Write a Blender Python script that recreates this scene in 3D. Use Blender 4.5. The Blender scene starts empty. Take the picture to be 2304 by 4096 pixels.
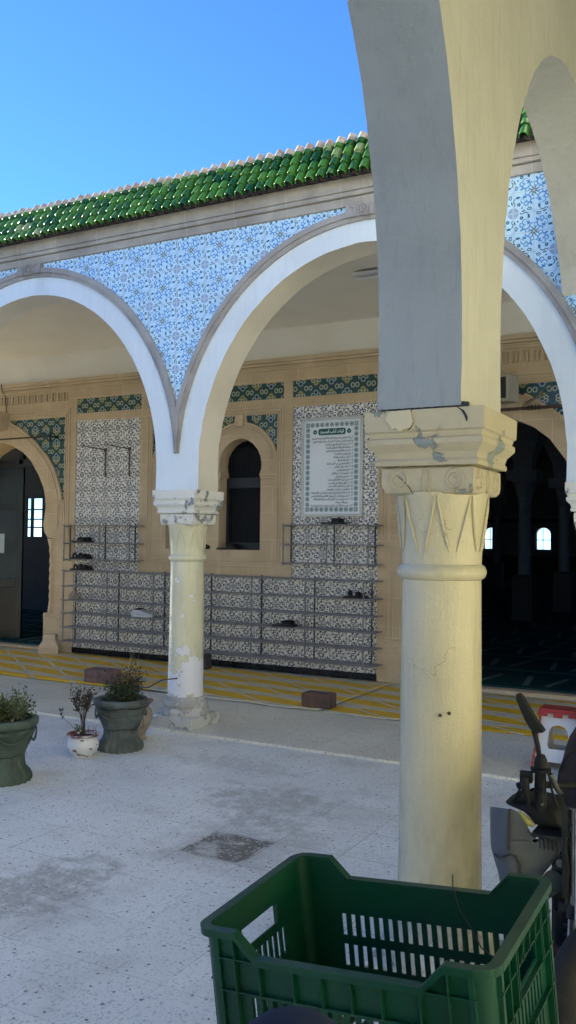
import bpy, bmesh, math, random
from mathutils import Vector, Matrix, Euler
from mathutils.geometry import tessellate_polygon
random.seed(7)
R = math.radians
PI = math.pi
sc = bpy.context.scene
COL = sc.collection
FLOORTOP = 0.02

# ------------------------------------------------------------------ node helpers
class X:
    """a value in a node tree, with arithmetic"""
    nt = None
    def __init__(s, v): s.v = v
    @staticmethod
    def op(o, *a, clamp=False):
        n = X.nt.nodes.new('ShaderNodeMath'); n.operation = o; n.use_clamp = clamp
        for i, q in enumerate(a):
            q = q.v if isinstance(q, X) else q
            if isinstance(q, (int, float)): n.inputs[i].default_value = q
            else: X.nt.links.new(q, n.inputs[i])
        return X(n.outputs[0])
    def __add__(s, o): return X.op('ADD', s, o)
    __radd__ = __add__
    def __sub__(s, o): return X.op('SUBTRACT', s, o)
    def __rsub__(s, o): return X.op('SUBTRACT', o, s)
    def __mul__(s, o): return X.op('MULTIPLY', s, o)
    __rmul__ = __mul__
    def __truediv__(s, o): return X.op('DIVIDE', s, o)
    def __neg__(s): return X.op('MULTIPLY', s, -1)
def f_lt(a, b): return X.op('LESS_THAN', a, b)
def f_gt(a, b): return X.op('GREATER_THAN', a, b)
def f_abs(a): return X.op('ABSOLUTE', a)
def f_min(a, b): return X.op('MINIMUM', a, b)
def f_max(a, b): return X.op('MAXIMUM', a, b)
def f_floor(a): return X.op('FLOOR', a)
def f_frac(a): return X.op('FRACT', a)
def f_sin(a): return X.op('SINE', a)
def f_cos(a): return X.op('COSINE', a)
def f_sqrt(a): return X.op('SQRT', a)
def f_ping(a, p): return X.op('PINGPONG', a, p)
def f_sq(a): return a * a
def f_mod(a, b): return X.op('FLOORED_MODULO', a, b)
def f_len(a, b): return f_sqrt(f_sq(a) + f_sq(b))
def soft(a, b, t):   # smooth 0..1 as t goes a..b
    n = X.nt.nodes.new('ShaderNodeMapRange'); n.interpolation_type = 'SMOOTHSTEP'
    X.nt.links.new(t.v, n.inputs[0]); n.inputs[1].default_value = a; n.inputs[2].default_value = b
    return X(n.outputs[0])
def below(d, w, e): return soft(w + e, w - e, d)     # 1 where d<w with soft edge
def mixc(f, a, b):
    n = X.nt.nodes.new('ShaderNodeMix'); n.data_type = 'RGBA'
    for idx, q in ((0, f), (6, a), (7, b)):
        q = q.v if isinstance(q, X) else q
        if isinstance(q, (int, float)): n.inputs[idx].default_value = q
        elif isinstance(q, tuple): n.inputs[idx].default_value = (*q[:3], 1)
        else: X.nt.links.new(q, n.inputs[idx])
    return X(n.outputs[2])
def coords(kind='Object', loc=(0, 0, 0), scale=(1, 1, 1), rot=(0, 0, 0)):
    t = X.nt.nodes.new('ShaderNodeTexCoord'); m = X.nt.nodes.new('ShaderNodeMapping')
    X.nt.links.new(t.outputs[kind], m.inputs[0])
    m.inputs[1].default_value = loc; m.inputs[2].default_value = rot; m.inputs[3].default_value = scale
    return m.outputs[0]
def noise(vec, scale, detail=4, rough=.55, dist=0.0):
    n = X.nt.nodes.new('ShaderNodeTexNoise'); X.nt.links.new(vec, n.inputs['Vector'])
    n.inputs['Scale'].default_value = scale; n.inputs['Detail'].default_value = detail
    n.inputs['Roughness'].default_value = rough; n.inputs['Distortion'].default_value = dist
    return X(n.outputs[0])
def voro(vec, scale, feature='F1', out='Distance', rnd=1.0):
    n = X.nt.nodes.new('ShaderNodeTexVoronoi'); n.feature = feature; X.nt.links.new(vec, n.inputs['Vector'])
    n.inputs['Scale'].default_value = scale; n.inputs['Randomness'].default_value = rnd
    return n.outputs[out]
def sep(vec):
    n = X.nt.nodes.new('ShaderNodeSeparateXYZ'); X.nt.links.new(vec, n.inputs[0])
    return X(n.outputs[0]), X(n.outputs[1]), X(n.outputs[2])
def comb(x, y, z):
    n = X.nt.nodes.new('ShaderNodeCombineXYZ')
    for i, q in enumerate((x, y, z)):
        if isinstance(q, X): X.nt.links.new(q.v, n.inputs[i])
        else: n.inputs[i].default_value = q
    return n.outputs[0]
def white(vec):
    n = X.nt.nodes.new('ShaderNodeTexWhiteNoise'); n.noise_dimensions = '3D'; X.nt.links.new(vec, n.inputs[0])
    return X(n.outputs[0])
def ramp(f, stops):
    n = X.nt.nodes.new('ShaderNodeValToRGB'); X.nt.links.new(f.v, n.inputs[0])
    e = n.color_ramp.elements
    while len(e) < len(stops): e.new(0.5)
    for k, (p, c) in enumerate(stops): e[k].position = p; e[k].color = (*c, 1)
    return X(n.outputs[0])

def begin(name):
    m = bpy.data.materials.new(name); m.use_nodes = True
    X.nt = m.node_tree
    return m
def finish(m, color, rough=.7, metal=0.0, bump=None, bstr=.3, bdist=.01, spec=.5, coat=0.0, trans=0.0):
    b = m.node_tree.nodes['Principled BSDF']; L = m.node_tree.links
    def put(k, q):
        if isinstance(q, X): L.new(q.v, b.inputs[k])
        elif isinstance(q, tuple): b.inputs[k].default_value = (*q[:3], 1)
        else: b.inputs[k].default_value = q
    put('Base Color', color); put('Roughness', rough); put('Metallic', metal)
    put('Specular IOR Level', spec); put('Coat Weight', coat)
    if coat: b.inputs['Coat Roughness'].default_value = .08
    if trans: put('Transmission Weight', trans)
    if bump is not None:
        n = m.node_tree.nodes.new('ShaderNodeBump'); n.inputs['Strength'].default_value = bstr; n.inputs['Distance'].default_value = bdist
        L.new(bump.v, n.inputs['Height']); L.new(n.outputs[0], b.inputs['Normal'])
    return m
def plain(name, c1, c2=None, scale=6, rough=.7, metal=0, bstr=.25, bdist=.004, bscale=60, spec=.4, coat=0):
    m = begin(name); v = coords()
    c2 = c2 or tuple(q * .75 for q in c1)
    n1 = noise(v, scale, 5); col = mixc(soft(.35, .68, n1), c1, c2)
    b = noise(v, bscale, 3)
    return finish(m, col, rough, metal, b, bstr, bdist, spec, coat)

# ------------------------------------------------------------------ materials
def wallcoord():
    """x along the wall, z up, as two values (works on faces that run along x)"""
    v = coords(); x, y, z = sep(v); return v, x, y, z
def pattern(u, v, fat=0.0):
    """glazed tile design; u,v in tiles; medallions at even integers. returns masks"""
    cu, cv = f_floor(u), f_floor(v)
    par = f_mod(cu + cv, 2.0)
    a0, b0 = f_ping(u, 1.0), f_ping(v, 1.0)
    s = a0 + par * (b0 - a0); t = b0 + par * (a0 - b0)
    def disc(cx, cy, r, e=.02): return below(f_len(s - cx, t - cy), r + fat * .4, e)
    def ring(cx, cy, r, w, e=.015): return below(f_abs(f_len(s - cx, t - cy) - r), w + fat, e)
    def ell(cx, cy, a, b, ang, e=.12):
        c, q = math.cos(ang), math.sin(ang); dx, dy = s - cx, t - cy
        return below(f_len((dx * c + dy * q) / (a + fat), (dy * c - dx * q) / (b + fat)), 1.0, e)
    def mx(*a):
        r = a[0]
        for q in a[1:]: r = f_max(r, q)
        return r
    med = disc(0, 0, .27, .015)
    cross = f_lt(f_min(s, t), .03)
    grid = f_gt(f_max(f_frac(s * 17), f_frac(t * 17)), .62)
    ang = X.op('ARCTAN2', 1 - t, 1 - s); rs = f_len(1 - s, 1 - t)
    star = below(rs / f_max(f_abs(f_sin(ang * 4)), .05), .22, .03) * f_gt(rs, .05)
    dark = mx(ring(.27, .40, .055, .028), ell(.22, .75, .105, .05, .2),
              ell(.78, .14, .11, .07, .15) * (1 - ell(.78, .14, .06, .035, .15)),
              ring(.16, .58, .14, .02) * f_lt(s, .10), ell(.50, .07, .10, .03, .2), ell(.42, .22, .05, .03, .8), ell(.06, .37, .05, .025, .9))
    blue = mx(ring(.62, .42, .10, .022) * f_gt(s - t, .12), ring(.66, .60, .19, .024) * f_gt(s + t, 1.12) * f_lt(t, .78),
              ring(.50, .58, .13, .02) * f_lt(t, .60), ell(.55, .74, .10, .04, -.7), ell(.86, .42, .04, .10, .5), ring(.90, .68, .10, .02) * f_gt(s, .84),
              ring(.68, .92, .11, .02) * f_lt(t, .92))
    thin = mx(below(f_abs(s + t - 1.02 + .09 * f_sin(s * 9)), .014, .014), ring(.40, .92, .20, .012) * f_gt(s, .3), ring(.95, .30, .22, .012) * f_lt(t, .3))
    joint = f_lt(f_min(f_min(s, t), f_min(1 - s, 1 - t)), .012)
    return med, cross, grid, star, dark, blue, thin, joint
def tile_mat(name, period, diag, base, cdark, cblue, cstar, cmed, off=(0, 0), rough=.22, dirt=(.6, .55, .5), fat=0.0):
    m = begin(name); v, x, y, z = wallcoord()
    x = x - off[0]; z = z - off[1]
    k = 2.0 / period
    if diag:
        u = (x + z) * (k * .70711); w = (z - x) * (k * .70711)
    else: u = x * k; w = z * k
    med, cross, grid, star, dark, blue, thin, joint = pattern(u, w, fat)
    tone = white(comb(f_floor(u), f_floor(w), 0))
    c = mixc(soft(0, 1, tone) * .35, base, tuple(q * .82 for q in base))
    c = mixc(thin * .6, c, cblue); c = mixc(blue, c, cblue); c = mixc(dark, c, cdark); c = mixc(star, c, cstar)
    mc = mixc(f_max(cross * .8, grid * (.55 if not diag else .08)), cmed, base)
    c = mixc(med, c, mc); c = mixc(joint * .7, c, (.42, .42, .42))
    d = noise(coords(), 1.7, 5); c = mixc(soft(.55, .8, d) * .35, c, dirt)
    return finish(m, c, rough, 0, joint, -.4, .002, .5)
M = {}
M['tile_front'] = tile_mat('glazed_tile_courtyard', .268, False, (.57, .79, .92), (.03, .10, .14), (.05, .22, .52), (.07, .10, .07), (.20, .20, .34), off=(-4.154, 3.642), fat=.003)
M['tile_wall'] = tile_mat('glazed_tile_porch', .272, True, (.80, .76, .68), (.02, .02, .025), (.045, .05, .09), (.02, .025, .025), (.09, .085, .08), off=(-7.40, 2.30), rough=.3, fat=.014)
def frieze_mat():
    m = begin('green_flower_tile'); v, x, y, z = wallcoord()
    u = (x + 4.717) / .19; w = (z - 3.092) / .19
    par = f_mod(f_floor(u), 2.0)
    s = f_frac(u) - .5; t = f_frac(w) - .5
    # yellow flowers near alternate corners
    fy = (par * 2 - 1) * .28
    a = f_ping(u, 1.0); b = f_frac(w)
    r1 = f_len(s * 1.0, t - fy)
    angf = X.op('ARCTAN2', t - fy, s)
    flower = below(r1 + .035 * f_cos(angf * 8), .15, .03) * f_gt(r1, .05)
    core = below(r1, .07, .02)
    r2 = f_len(s, t + fy); star = below(f_max(f_abs(s), f_abs(t + fy)) + .5 * f_min(f_abs(s), f_abs(t + fy)), .21, .02)
    lines = below(f_abs(r2 - .13), .03, .02)
    vv = coords()
    p = f_len(f_abs(s) - .36, f_abs(t) - .02)
    curl = below(f_abs(p - .10), .028, .02)
    p2 = f_len(f_abs(s) - .2, f_abs(t) - .42); curl2 = below(f_abs(p2 - .09), .03, .02)
    c = mixc(noise(vv, 12, 2), (.010, .045, .035), (.018, .075, .062))
    c = mixc(f_max(curl, curl2), c, (.45, .45, .33)); c = mixc(star, c, (.012, .02, .045)); c = mixc(lines, c, (.30, .42, .45))
    c = mixc(flower, c, (.42, .34, .13)); c = mixc(core, c, (.12, .16, .05))
    return finish(m, c, .3, spec=.5)
M['frieze'] = frieze_mat()
def stone_mat(name, c1, c2, block=(.62, .30), rough=.9, joints=True, bstr=.5):
    m = begin(name); v, x, y, z = wallcoord()
    n1 = noise(v, 3.0, 6); n2 = noise(v, 40, 5, .7)
    c = mixc(soft(.3, .7, n1), c1, c2); c = mixc(soft(.56, .74, n2) * .45, c, tuple(q * .55 for q in c1))
    stain = noise(coords(scale=(1, 1, .35)), 5, 4); c = mixc(soft(.58, .75, stain) * .35, c, tuple(q * 1.35 for q in c1))
    h = n2
    if joints:
        row = f_floor(z / block[1]); xs = x / block[0] + .5 * f_mod(row, 2.0)
        jz = f_abs(f_frac(z / block[1]) - .5); jx = f_abs(f_frac(xs) - .5)
        j = f_max(f_gt(jz, .488), f_gt(jx, .4935))
        tone = white(comb(f_floor(xs), row, 1)); c = mixc(tone * .25, c, tuple(q * .78 for q in c2))
        c = mixc(j * .5, c, tuple(q * 1.25 for q in c1)); h = n2 - j * .6
    return finish(m, c, rough, 0, h, bstr, .004, .2)
M['sand'] = stone_mat('sandstone', (.62, .48, .31), (.52, .39, .24))
M['sand_plain'] = stone_mat('sandstone_carved', (.64, .50, .33), (.54, .41, .26), joints=False)
M['greystone'] = stone_mat('weathered_grey_stone', (.50, .46, .40), (.32, .29, .25), block=(.45, 9), bstr=.6)
M['keel'] = stone_mat('weathered_moulding', (.42, .395, .37), (.28, .26, .24), joints=False)
def plaster(name, c1, c2, under=None, streak=0, grime=None, cracks=False, thr=.62, rough=.62, bs=.35, scale=2.2, ps=5.5, zlow=None, stain=None):
    m = begin(name); v, x, y, z = wallcoord()
    n1 = noise(v, scale, 6); n2 = noise(v, 22, 5, .65); n3 = noise(v, 160, 2)
    c = mixc(soft(.35, .7, n1), c1, c2)
    h = n2 * .8 + n3 * .25
    if stain: c = mixc(soft(.56, .78, noise(coords(scale=(1, 1, .3)), 3.1, 5)) * .5, c, stain)
    if streak:
        sk_ = noise(coords(scale=(1, 1, .12)), 26, 5, .7); c = mixc(soft(.5, .72, sk_) * streak, c, tuple(q * .55 for q in c1)); h = h + sk_ * .8
    if cracks:
        wp = X.nt.nodes.new('ShaderNodeVectorMath'); wp.operation = 'MULTIPLY_ADD'; nz = X.nt.nodes.new('ShaderNodeTexNoise'); X.nt.links.new(v, nz.inputs['Vector']); nz.inputs['Scale'].default_value = 14; nz.inputs['Detail'].default_value = 6
        X.nt.links.new(nz.outputs['Color'], wp.inputs[0]); wp.inputs[1].default_value = (.16, .16, .16); X.nt.links.new(v, wp.inputs[2])
        ed = X(voro(wp.outputs[0], 4.5, 'DISTANCE_TO_EDGE')); cm = f_lt(ed, .0035) * soft(.56, .62, noise(v, 3.1, 3)); c = mixc(cm * .7, c, tuple(q * .35 for q in c1)); h = h - cm
    if grime is not None:
        c = mixc(soft(.95, .15, z) * soft(.35, .65, noise(coords(scale=(1, 1, .5)), 6, 6, .65)) * .75, c, grime)
    specks = f_lt(X(voro(v, 14)), .05); c = mixc(specks * soft(.5, .6, n1) * .5, c, tuple(q * .35 for q in c1))
    if under:
        pn = noise(v, ps, 8, .62)
        if zlow is not None: pn = pn + soft(zlow + .35, zlow - .25, z) * .22
        mask = soft(thr, thr + .012, pn)
        c = mixc(mask, c, under); h = h - mask * 1.6
        edge = soft(thr - .02, thr, pn) * (1 - mask); c = mixc(edge * .4, c, tuple(q * .6 for q in c1))
    return finish(m, c, rough, 0, h, bs, .006, .35)
M['white'] = plaster('white_limewash', (.72, .79, .82), (.67, .73, .76), rough=.8, stain=(.50, .52, .51), streak=.14)
M['soffit'] = plaster('cream_plaster', (.74, .68, .56), (.66, .60, .49), rough=.8)
M['ceiling'] = plaster('porch_ceiling_plaster', (.84, .79, .69), (.80, .74, .63), rough=.85, bs=.15)
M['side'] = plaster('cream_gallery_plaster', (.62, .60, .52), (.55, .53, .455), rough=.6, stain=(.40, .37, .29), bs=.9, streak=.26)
M['sidesoffit'] = plaster('shade_toned_soffit_plaster', (.305, .34, .375), (.235, .26, .285), rough=.85, bs=1.0, streak=.25, scale=1.6)  # shaded copy of the gallery plaster: sky-lit shade put into the colour
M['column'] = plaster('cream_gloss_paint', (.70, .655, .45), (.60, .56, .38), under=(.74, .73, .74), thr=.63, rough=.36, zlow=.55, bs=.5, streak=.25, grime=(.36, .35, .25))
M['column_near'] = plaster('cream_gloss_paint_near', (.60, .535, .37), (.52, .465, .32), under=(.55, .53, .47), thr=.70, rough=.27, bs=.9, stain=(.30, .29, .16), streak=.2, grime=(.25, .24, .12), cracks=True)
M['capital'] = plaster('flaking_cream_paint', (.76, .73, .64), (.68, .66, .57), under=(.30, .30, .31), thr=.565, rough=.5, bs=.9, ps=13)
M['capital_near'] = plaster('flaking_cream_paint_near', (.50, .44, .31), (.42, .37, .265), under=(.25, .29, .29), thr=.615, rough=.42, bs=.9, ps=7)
M['plinth'] = plaster('worn_plinth', (.46, .44, .38), (.36, .35, .30), under=(.55, .54, .50), thr=.52, rough=.85, bs=1.0, scale=8)
def terrazzo(name, base, chip, jx, jy, size, stains=True):
    m = begin(name); v = coords(); x, y, z = sep(v)
    u, w = (x - jx) / size, (y - jy) / size
    jn = f_min(f_min(f_frac(u), 1 - f_frac(u)), f_min(f_frac(w), 1 - f_frac(w)))
    joint = f_lt(jn, .005)
    dist = noise(v, 30, 3); 
    warp = X.nt.nodes.new('ShaderNodeVectorMath'); warp.operation = 'MULTIPLY_ADD'
    nz = X.nt.nodes.new('ShaderNodeTexNoise'); X.nt.links.new(v, nz.inputs['Vector']); nz.inputs['Scale'].default_value = 45
    X.nt.links.new(nz.outputs['Color'], warp.inputs[0]); warp.inputs[1].default_value = (.012, .012, .012); X.nt.links.new(v, warp.inputs[2])
    wv = warp.outputs[0]
    d1 = X(voro(wv, 55)); c1 = voro(wv, 55, out='Color'); r1, g1, b1 = sep(c1)
    d2 = X(voro(wv, 120)); r2, g2, b2 = sep(voro(wv, 120, out='Color'))
    tone = white(comb(f_floor(u), f_floor(w), 3))
    c = mixc(tone * .5, base, tuple(q * .86 for q in base))
    wear = noise(v, 1.1, 5); c = mixc(soft(.4, .7, wear) * .5, c, tuple(q * .72 for q in base))
    c = mixc(below(d2, .42, .1) * f_gt(r2, .62) * .38, c, tuple(q * .6 for q in chip))
    c = mixc(below(d1, .40, .06) * f_gt(r1, .66) * .5, c, chip)
    c = mixc(below(d1, .34, .05) * f_gt(r1, .955) * .85, c, (.10, .095, .085))
    c = mixc(below(d1, .40, .05) * f_lt(r1, .16) * .8, c, (.72, .72, .70))
    if stains:
        # one replaced dark tile and two worn-out areas, at fixed places of the paving
        sx = f_max(f_abs(x + 2.345) - .17, f_abs(y - 3.72) - .17); edge = noise(v, 9, 4)
        chipm = below(d1, .42, .1) * f_gt(g1, .45)
        dm = below(sx + (edge - .5) * .10, -.005, .012) * (1 - chipm * .8) * soft(.30, .52, noise(v, 6, 3))
        c = mixc(dm * .92, c, (.055, .048, .044))
        halo = below(sx + (edge - .5) * .5, .12, .14); c = mixc(halo * .35, c, (.21, .19, .15))
        for (cx, cy, a, b, st) in ((-2.52, 4.5, .40, .28, .6), (-2.75, 2.85, .24, .44, .72), (-2.36, 4.15, .3, .12, .5), (-3.1, 5.1, .5, .18, .35)):
            r = f_len((x - cx) / a, (y - cy) / b)
            mk = below(r + (edge - .5) * 2.4, .9, .3) * soft(.25, .55, noise(v, 13, 4)) * (1 - chipm * .6)
            c = mixc(mk * st * .75, c, (.155, .15, .118))
        side = soft(-2.7, -2.4, x) ; c = mixc(soft(.5, .72, noise(v, 2.6, 6)) * .3, c, (.33, .31, .27)); c = mixc(soft(.54, .66, noise(v, .8, 6, .7)) * .3, c, (.42, .40, .34))
    c = mixc(joint * (.25 + .5 * soft(.45, .6, noise(v, .9, 3))), c, (.16, .15, .14))
    return finish(m, c, .42, 0, noise(v, 90, 3) - joint, .25, .003, .5)
M['terrazzo'] = terrazzo('terrazzo_paving', (.78, .79, .74), (.38, .39, .38), -2.164, 3.898, .3565)
M['porchfloor'] = terrazzo('worn_porch_terrazzo', (.74, .71, .57), (.40, .37, .32), -2.164, 5.665, .3565, stains=False)
def mat_mat():
    m = begin('woven_yellow_mat'); v = coords(); x, y, z = sep(v)
    wob = noise(v, 1.6, 2) - .5
    px = x + wob * .05; py = y + wob * .03
    u = (px + py * 1.3) / .56; cu = f_floor(u); fu = f_frac(u)
    w = (py + .12 * fu) / .445 + cu * .10 + .25
    fw = f_frac(w); zig = f_ping(px * 34 + py * 20, 1.0) * .035
    edge = f_min(fu, 1 - fu)
    yel = soft(.68, .665, fw + zig) * soft(.03, .04, fw - zig * .5) * soft(.045, .06, edge)
    tip = soft(.0, .25, fu * .9 - f_abs(fw - .8) * 1.2) * .0
    c = mixc(noise(v, 20, 2), (.70, .67, .54), (.56, .54, .45))
    line = below(f_abs(fw - .83 + .05 * (fu - .5)), .022, .01)
    c = mixc(line * .7, c, (.28, .28, .22)); c = mixc(below(f_abs(fw - .92 - .05 * (fu - .5)), .03, .01) * .6, c, (.62, .45, .08))
    c = mixc(below(edge, .010, .006) * .5, c, (.35, .33, .22))
    c = mixc(yel, c, mixc(noise(v, 3, 3), (.86, .50, .008), (.70, .43, .012)))
    weave = noise(coords(scale=(1, 6, 1)), 90, 2)
    c = mixc(soft(.4, .7, weave) * .25, c, (.18, .14, .04))
    return finish(m, c, .5, 0, weave, .3, .003)
M['mat'] = mat_mat()
def roof_mat():
    m = begin('green_glazed_roof_tile'); v = coords(); x, y, z = sep(v)
    n = noise(v, 14, 5, .65); cell = white(comb(f_floor((x + 10.9625) / .0845), f_floor((z - 4.06) / .08125), 2)); cell2 = white(comb(f_floor((x + 10.9625) / .0845), f_floor((z - 4.06) / .08125), 9))
    c = mixc(cell, (.010, .075, .016), (.09, .25, .028))
    c = mixc(soft(.55, .7, n) * .8, c, (.16, .30, .07))
    c = mixc(soft(.93, .97, cell2), c, (.28, .36, .14))
    c = mixc(soft(.64, .68, noise(v, 26, 4)) * .6, c, (.008, .06, .02))
    top = soft(4.352, 4.360, z + (n - .5) * .03); c = mixc(top, c, mixc(cell2, (.66, .56, .38), (.44, .31, .19)))
    return finish(m, c, .22, 0, n, .2, .004, .6)
M['rooftile'] = roof_mat()
M['roofclay'] = plain('bare_clay', (.07, .055, .045), (.04, .03, .025), 12)
M['black_tile'] = plain('black_glazed_skirting', (.008, .008, .009), (.015, .014, .014), 8, rough=.25)
M['dark'] = plain('dark_painted_metal', (.012, .014, .016), (.02, .022, .024), 5, rough=.4)
M['doordark'] = plain('dark_green_door_paint', (.020, .028, .030), (.014, .02, .022), 3, rough=.35)
M['darkglass'] = plain('dusty_dark_glass', (.035, .045, .05), (.02, .028, .03), 2, rough=.18)
M['rack'] = plain('grey_painted_rack_steel', (.24, .235, .23), (.17, .15, .135), 14, rough=.5)
M['rust'] = plain('rusty_iron', (.10, .05, .03), (.05, .03, .02), 30, rough=.8)
M['blacklace'] = plain('black_rubber', (.012, .012, .013), (.02, .018, .017), 30, rough=.55)
M['shoewhite'] = plain('white_shoe_mesh', (.60, .60, .60), (.45, .45, .46), 40, rough=.7)
M['shoedark'] = plain('dark_leather', (.030, .022, .018), (.018, .014, .012), 30, rough=.45)
M['carpet'] = None
def carpet_mat():
    m = begin('teal_prayer_carpet'); v = coords(); x, y, z = sep(v)
    w = f_frac(y / 1.25); u = f_frac(x / .7)
    line = f_max(f_lt(f_abs(w - .08), .015), f_lt(f_abs(w - .15), .012))
    arch = f_lt(f_abs(f_abs(u - .5) - .30 + (w - .5) * .25), .045) * f_lt(f_abs(w - .55), .26)
    c = mixc(noise(v, 3, 3), (.012, .055, .055), (.009, .04, .045))
    c = mixc(line, c, (.10, .22, .20)); c = mixc(arch * .8, c, (.13, .20, .18))
    return finish(m, c, .95, 0, noise(v, 200, 2), .3, .004, .1)
M['carpet'] = carpet_mat()
M['hall'] = plain('shade_darkened_hall_plaster', (.05, .044, .036), (.04, .035, .03), 2, rough=.9)  # hall's darkness put into the colour; far wall keeps a lighter copy
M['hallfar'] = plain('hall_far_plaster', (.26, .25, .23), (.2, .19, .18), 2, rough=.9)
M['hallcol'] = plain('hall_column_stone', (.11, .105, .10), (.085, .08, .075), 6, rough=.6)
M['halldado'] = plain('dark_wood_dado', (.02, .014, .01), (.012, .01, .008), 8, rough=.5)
M['brick'] = plain('clay_block', (.15, .085, .065), (.085, .06, .05), 9, rough=.95, bstr=.8, bdist=.008)
M['brick_pink'] = plain('pink_dusty_clay_block', (.22, .135, .115), (.13, .085, .075), 12, rough=.95, bstr=.9, bdist=.012, bscale=35)
M['greenpot'] = plaster('mossy_green_cement', (.085, .115, .085), (.045, .062, .048), under=(.20, .20, .18), thr=.68, rough=.8, bs=.8, scale=7)
M['greypot'] = plaster('grey_green_cement_pot', (.125, .145, .13), (.065, .075, .066), under=(.22, .23, .21), thr=.66, rough=.8, bs=.8, scale=7)
def whitepot():
    m = begin('flaking_white_glaze'); v = coords(); x, y, z = sep(v)
    n = noise(coords(scale=(1, 1, 1.6)), 17, 3, .5); k = soft(.60, .61, n)
    ring = f_lt(f_abs(z - .1185), .02); rim = f_gt(z, .139)
    c = mixc(noise(v, 8), (.72, .71, .70), (.62, .62, .61)); c = mixc(k, c, (.20, .095, .065)); c = mixc(rim * soft(.35, .5, noise(v, 9)), c, (.20, .07, .045))
    return finish(m, c, .3, 0, n, .2, .003)
M['whitepot'] = whitepot()
M['amphora'] = plain('pale_clay', (.36, .31, .23), (.28, .22, .16), 9, rough=.8)
M['terracotta'] = plain('terracotta', (.30, .16, .10), (.22, .12, .08), 9, rough=.85)
M['soil'] = plain('dry_soil', (.06, .045, .035), (.03, .024, .02), 20, rough=1)
def leafmat(name, a, b):
    m = begin(name); v = coords(); r = white(comb(*[f_floor(q * 45) for q in sep(v)]))
    return finish(m, mixc(r, a, b), .55, spec=.3)
M['leafdark'] = leafmat('dark_green_leaf', (.030, .050, .022), (.055, .085, .035))
M['leafbrown'] = leafmat('brown_dry_leaf', (.085, .05, .03), (.05, .05, .03))
M['leaflight'] = leafmat('yellow_green_leaf', (.07, .10, .035), (.12, .13, .045))
M['twig'] = plain('twig_bark', (.09, .07, .055), (.05, .04, .03), 30, rough=.9)
M['straw'] = plain('dry_grass_stalk', (.32, .26, .13), (.25, .2, .1), 30, rough=.9)
def cratemat():
    m = begin('green_crate_plastic'); v = coords(); n = noise(v, 4, 5); s = noise(coords(scale=(1, 1, 6)), 14, 4)
    c = mixc(soft(.3, .7, n), (.001, .048, .025), (.001, .036, .020)); c = mixc(soft(.6, .8, s) * .4, c, (.012, .09, .055))
    return finish(m, c, soft(.2, .8, n) * .25 + .3, 0, s, .15, .002, .35)
M['crate'] = cratemat()
M['stoolred'] = plain('red_plastic', (.42, .035, .03), (.34, .03, .028), 8, rough=.4)
M['stoolwhite'] = plain('white_plastic', (.72, .72, .73), (.66, .66, .67), 8, rough=.4)
M['fairing'] = plain('grey_scooter_plastic', (.105, .115, .125), (.08, .088, .096), 5, rough=.42, spec=.25, bstr=.05)
M['fairingwarm'] = plain('scuffed_grey_plastic', (.06, .057, .05), (.042, .04, .035), 5, rough=.6, spec=.2)
M['blackplastic'] = plain('black_bike_plastic', (.010, .0105, .011), (.015, .016, .017), 9, rough=.6, spec=.15)
M['rubber'] = plain('tyre_rubber', (.02, .02, .02), (.03, .028, .026), 20, rough=.85)
M['chrome'] = plain('scratched_silver_metal', (.55, .55, .56), (.35, .34, .33), 20, rough=.25, metal=.9, bstr=.05)
M['saddle'] = plain('brown_saddle_leather', (.030, .020, .018), (.02, .014, .013), 10, rough=.6, spec=.2)
M['mirrorglass'] = plain('mirror_back', (.016, .017, .016), (.012, .013, .012), 10, rough=.6, spec=.15)
M['yellowlens'] = plain('yellowed_lens', (.35, .33, .10), (.28, .26, .08), 10, rough=.35)
M['sign'] = plain('white_sign_board', (.76, .79, .82), (.72, .76, .79), 2, rough=.3, bstr=.02)
M['signgreen'] = plain('green_sign_print', (.006, .10, .062), (.005, .085, .055), 3, rough=.35, bstr=.02)
M['ink'] = plain('dark_green_ink', (.012, .035, .030), (.012, .03, .03), 3, rough=.5, bstr=.02)
M['signframe'] = plain('silver_sign_frame', (.55, .54, .48), (.46, .45, .40), 6, rough=.35, metal=.2)
M['navy'] = plain('navy_cloth', (.005, .014, .042), (.004, .010, .030), 60, rough=.9, bstr=.4, bscale=400, bdist=.002)
M['speaker'] = plain('cream_speaker_plastic', (.40, .34, .22), (.34, .29, .19), 4, rough=.5)
M['paper'] = plain('printed_notice_paper', (.42, .50, .54), (.36, .44, .48), 4, rough=.6)
M['court'] = plaster('added_wall_plaster', (.82, .81, .66), (.78, .77, .61), rough=.9)  # for the unseen walls added to steer the sun
M['wrap'] = plain('white_paper_scrap', (.7, .68, .66), (.55, .5, .5), 20, rough=.7)
def meshgrille():
    m = begin('wire_mesh_pane'); v, x, y, z = wallcoord()
    g = f_max(f_gt(f_abs(f_frac(x / .026) - .5), .40), f_gt(f_abs(f_frac(z / .026) - .5), .40))
    return finish(m, mixc(g, (.002, .002, .0025), (.018, .019, .02)), .8, spec=.1)
M['meshpane'] = meshgrille()

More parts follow.
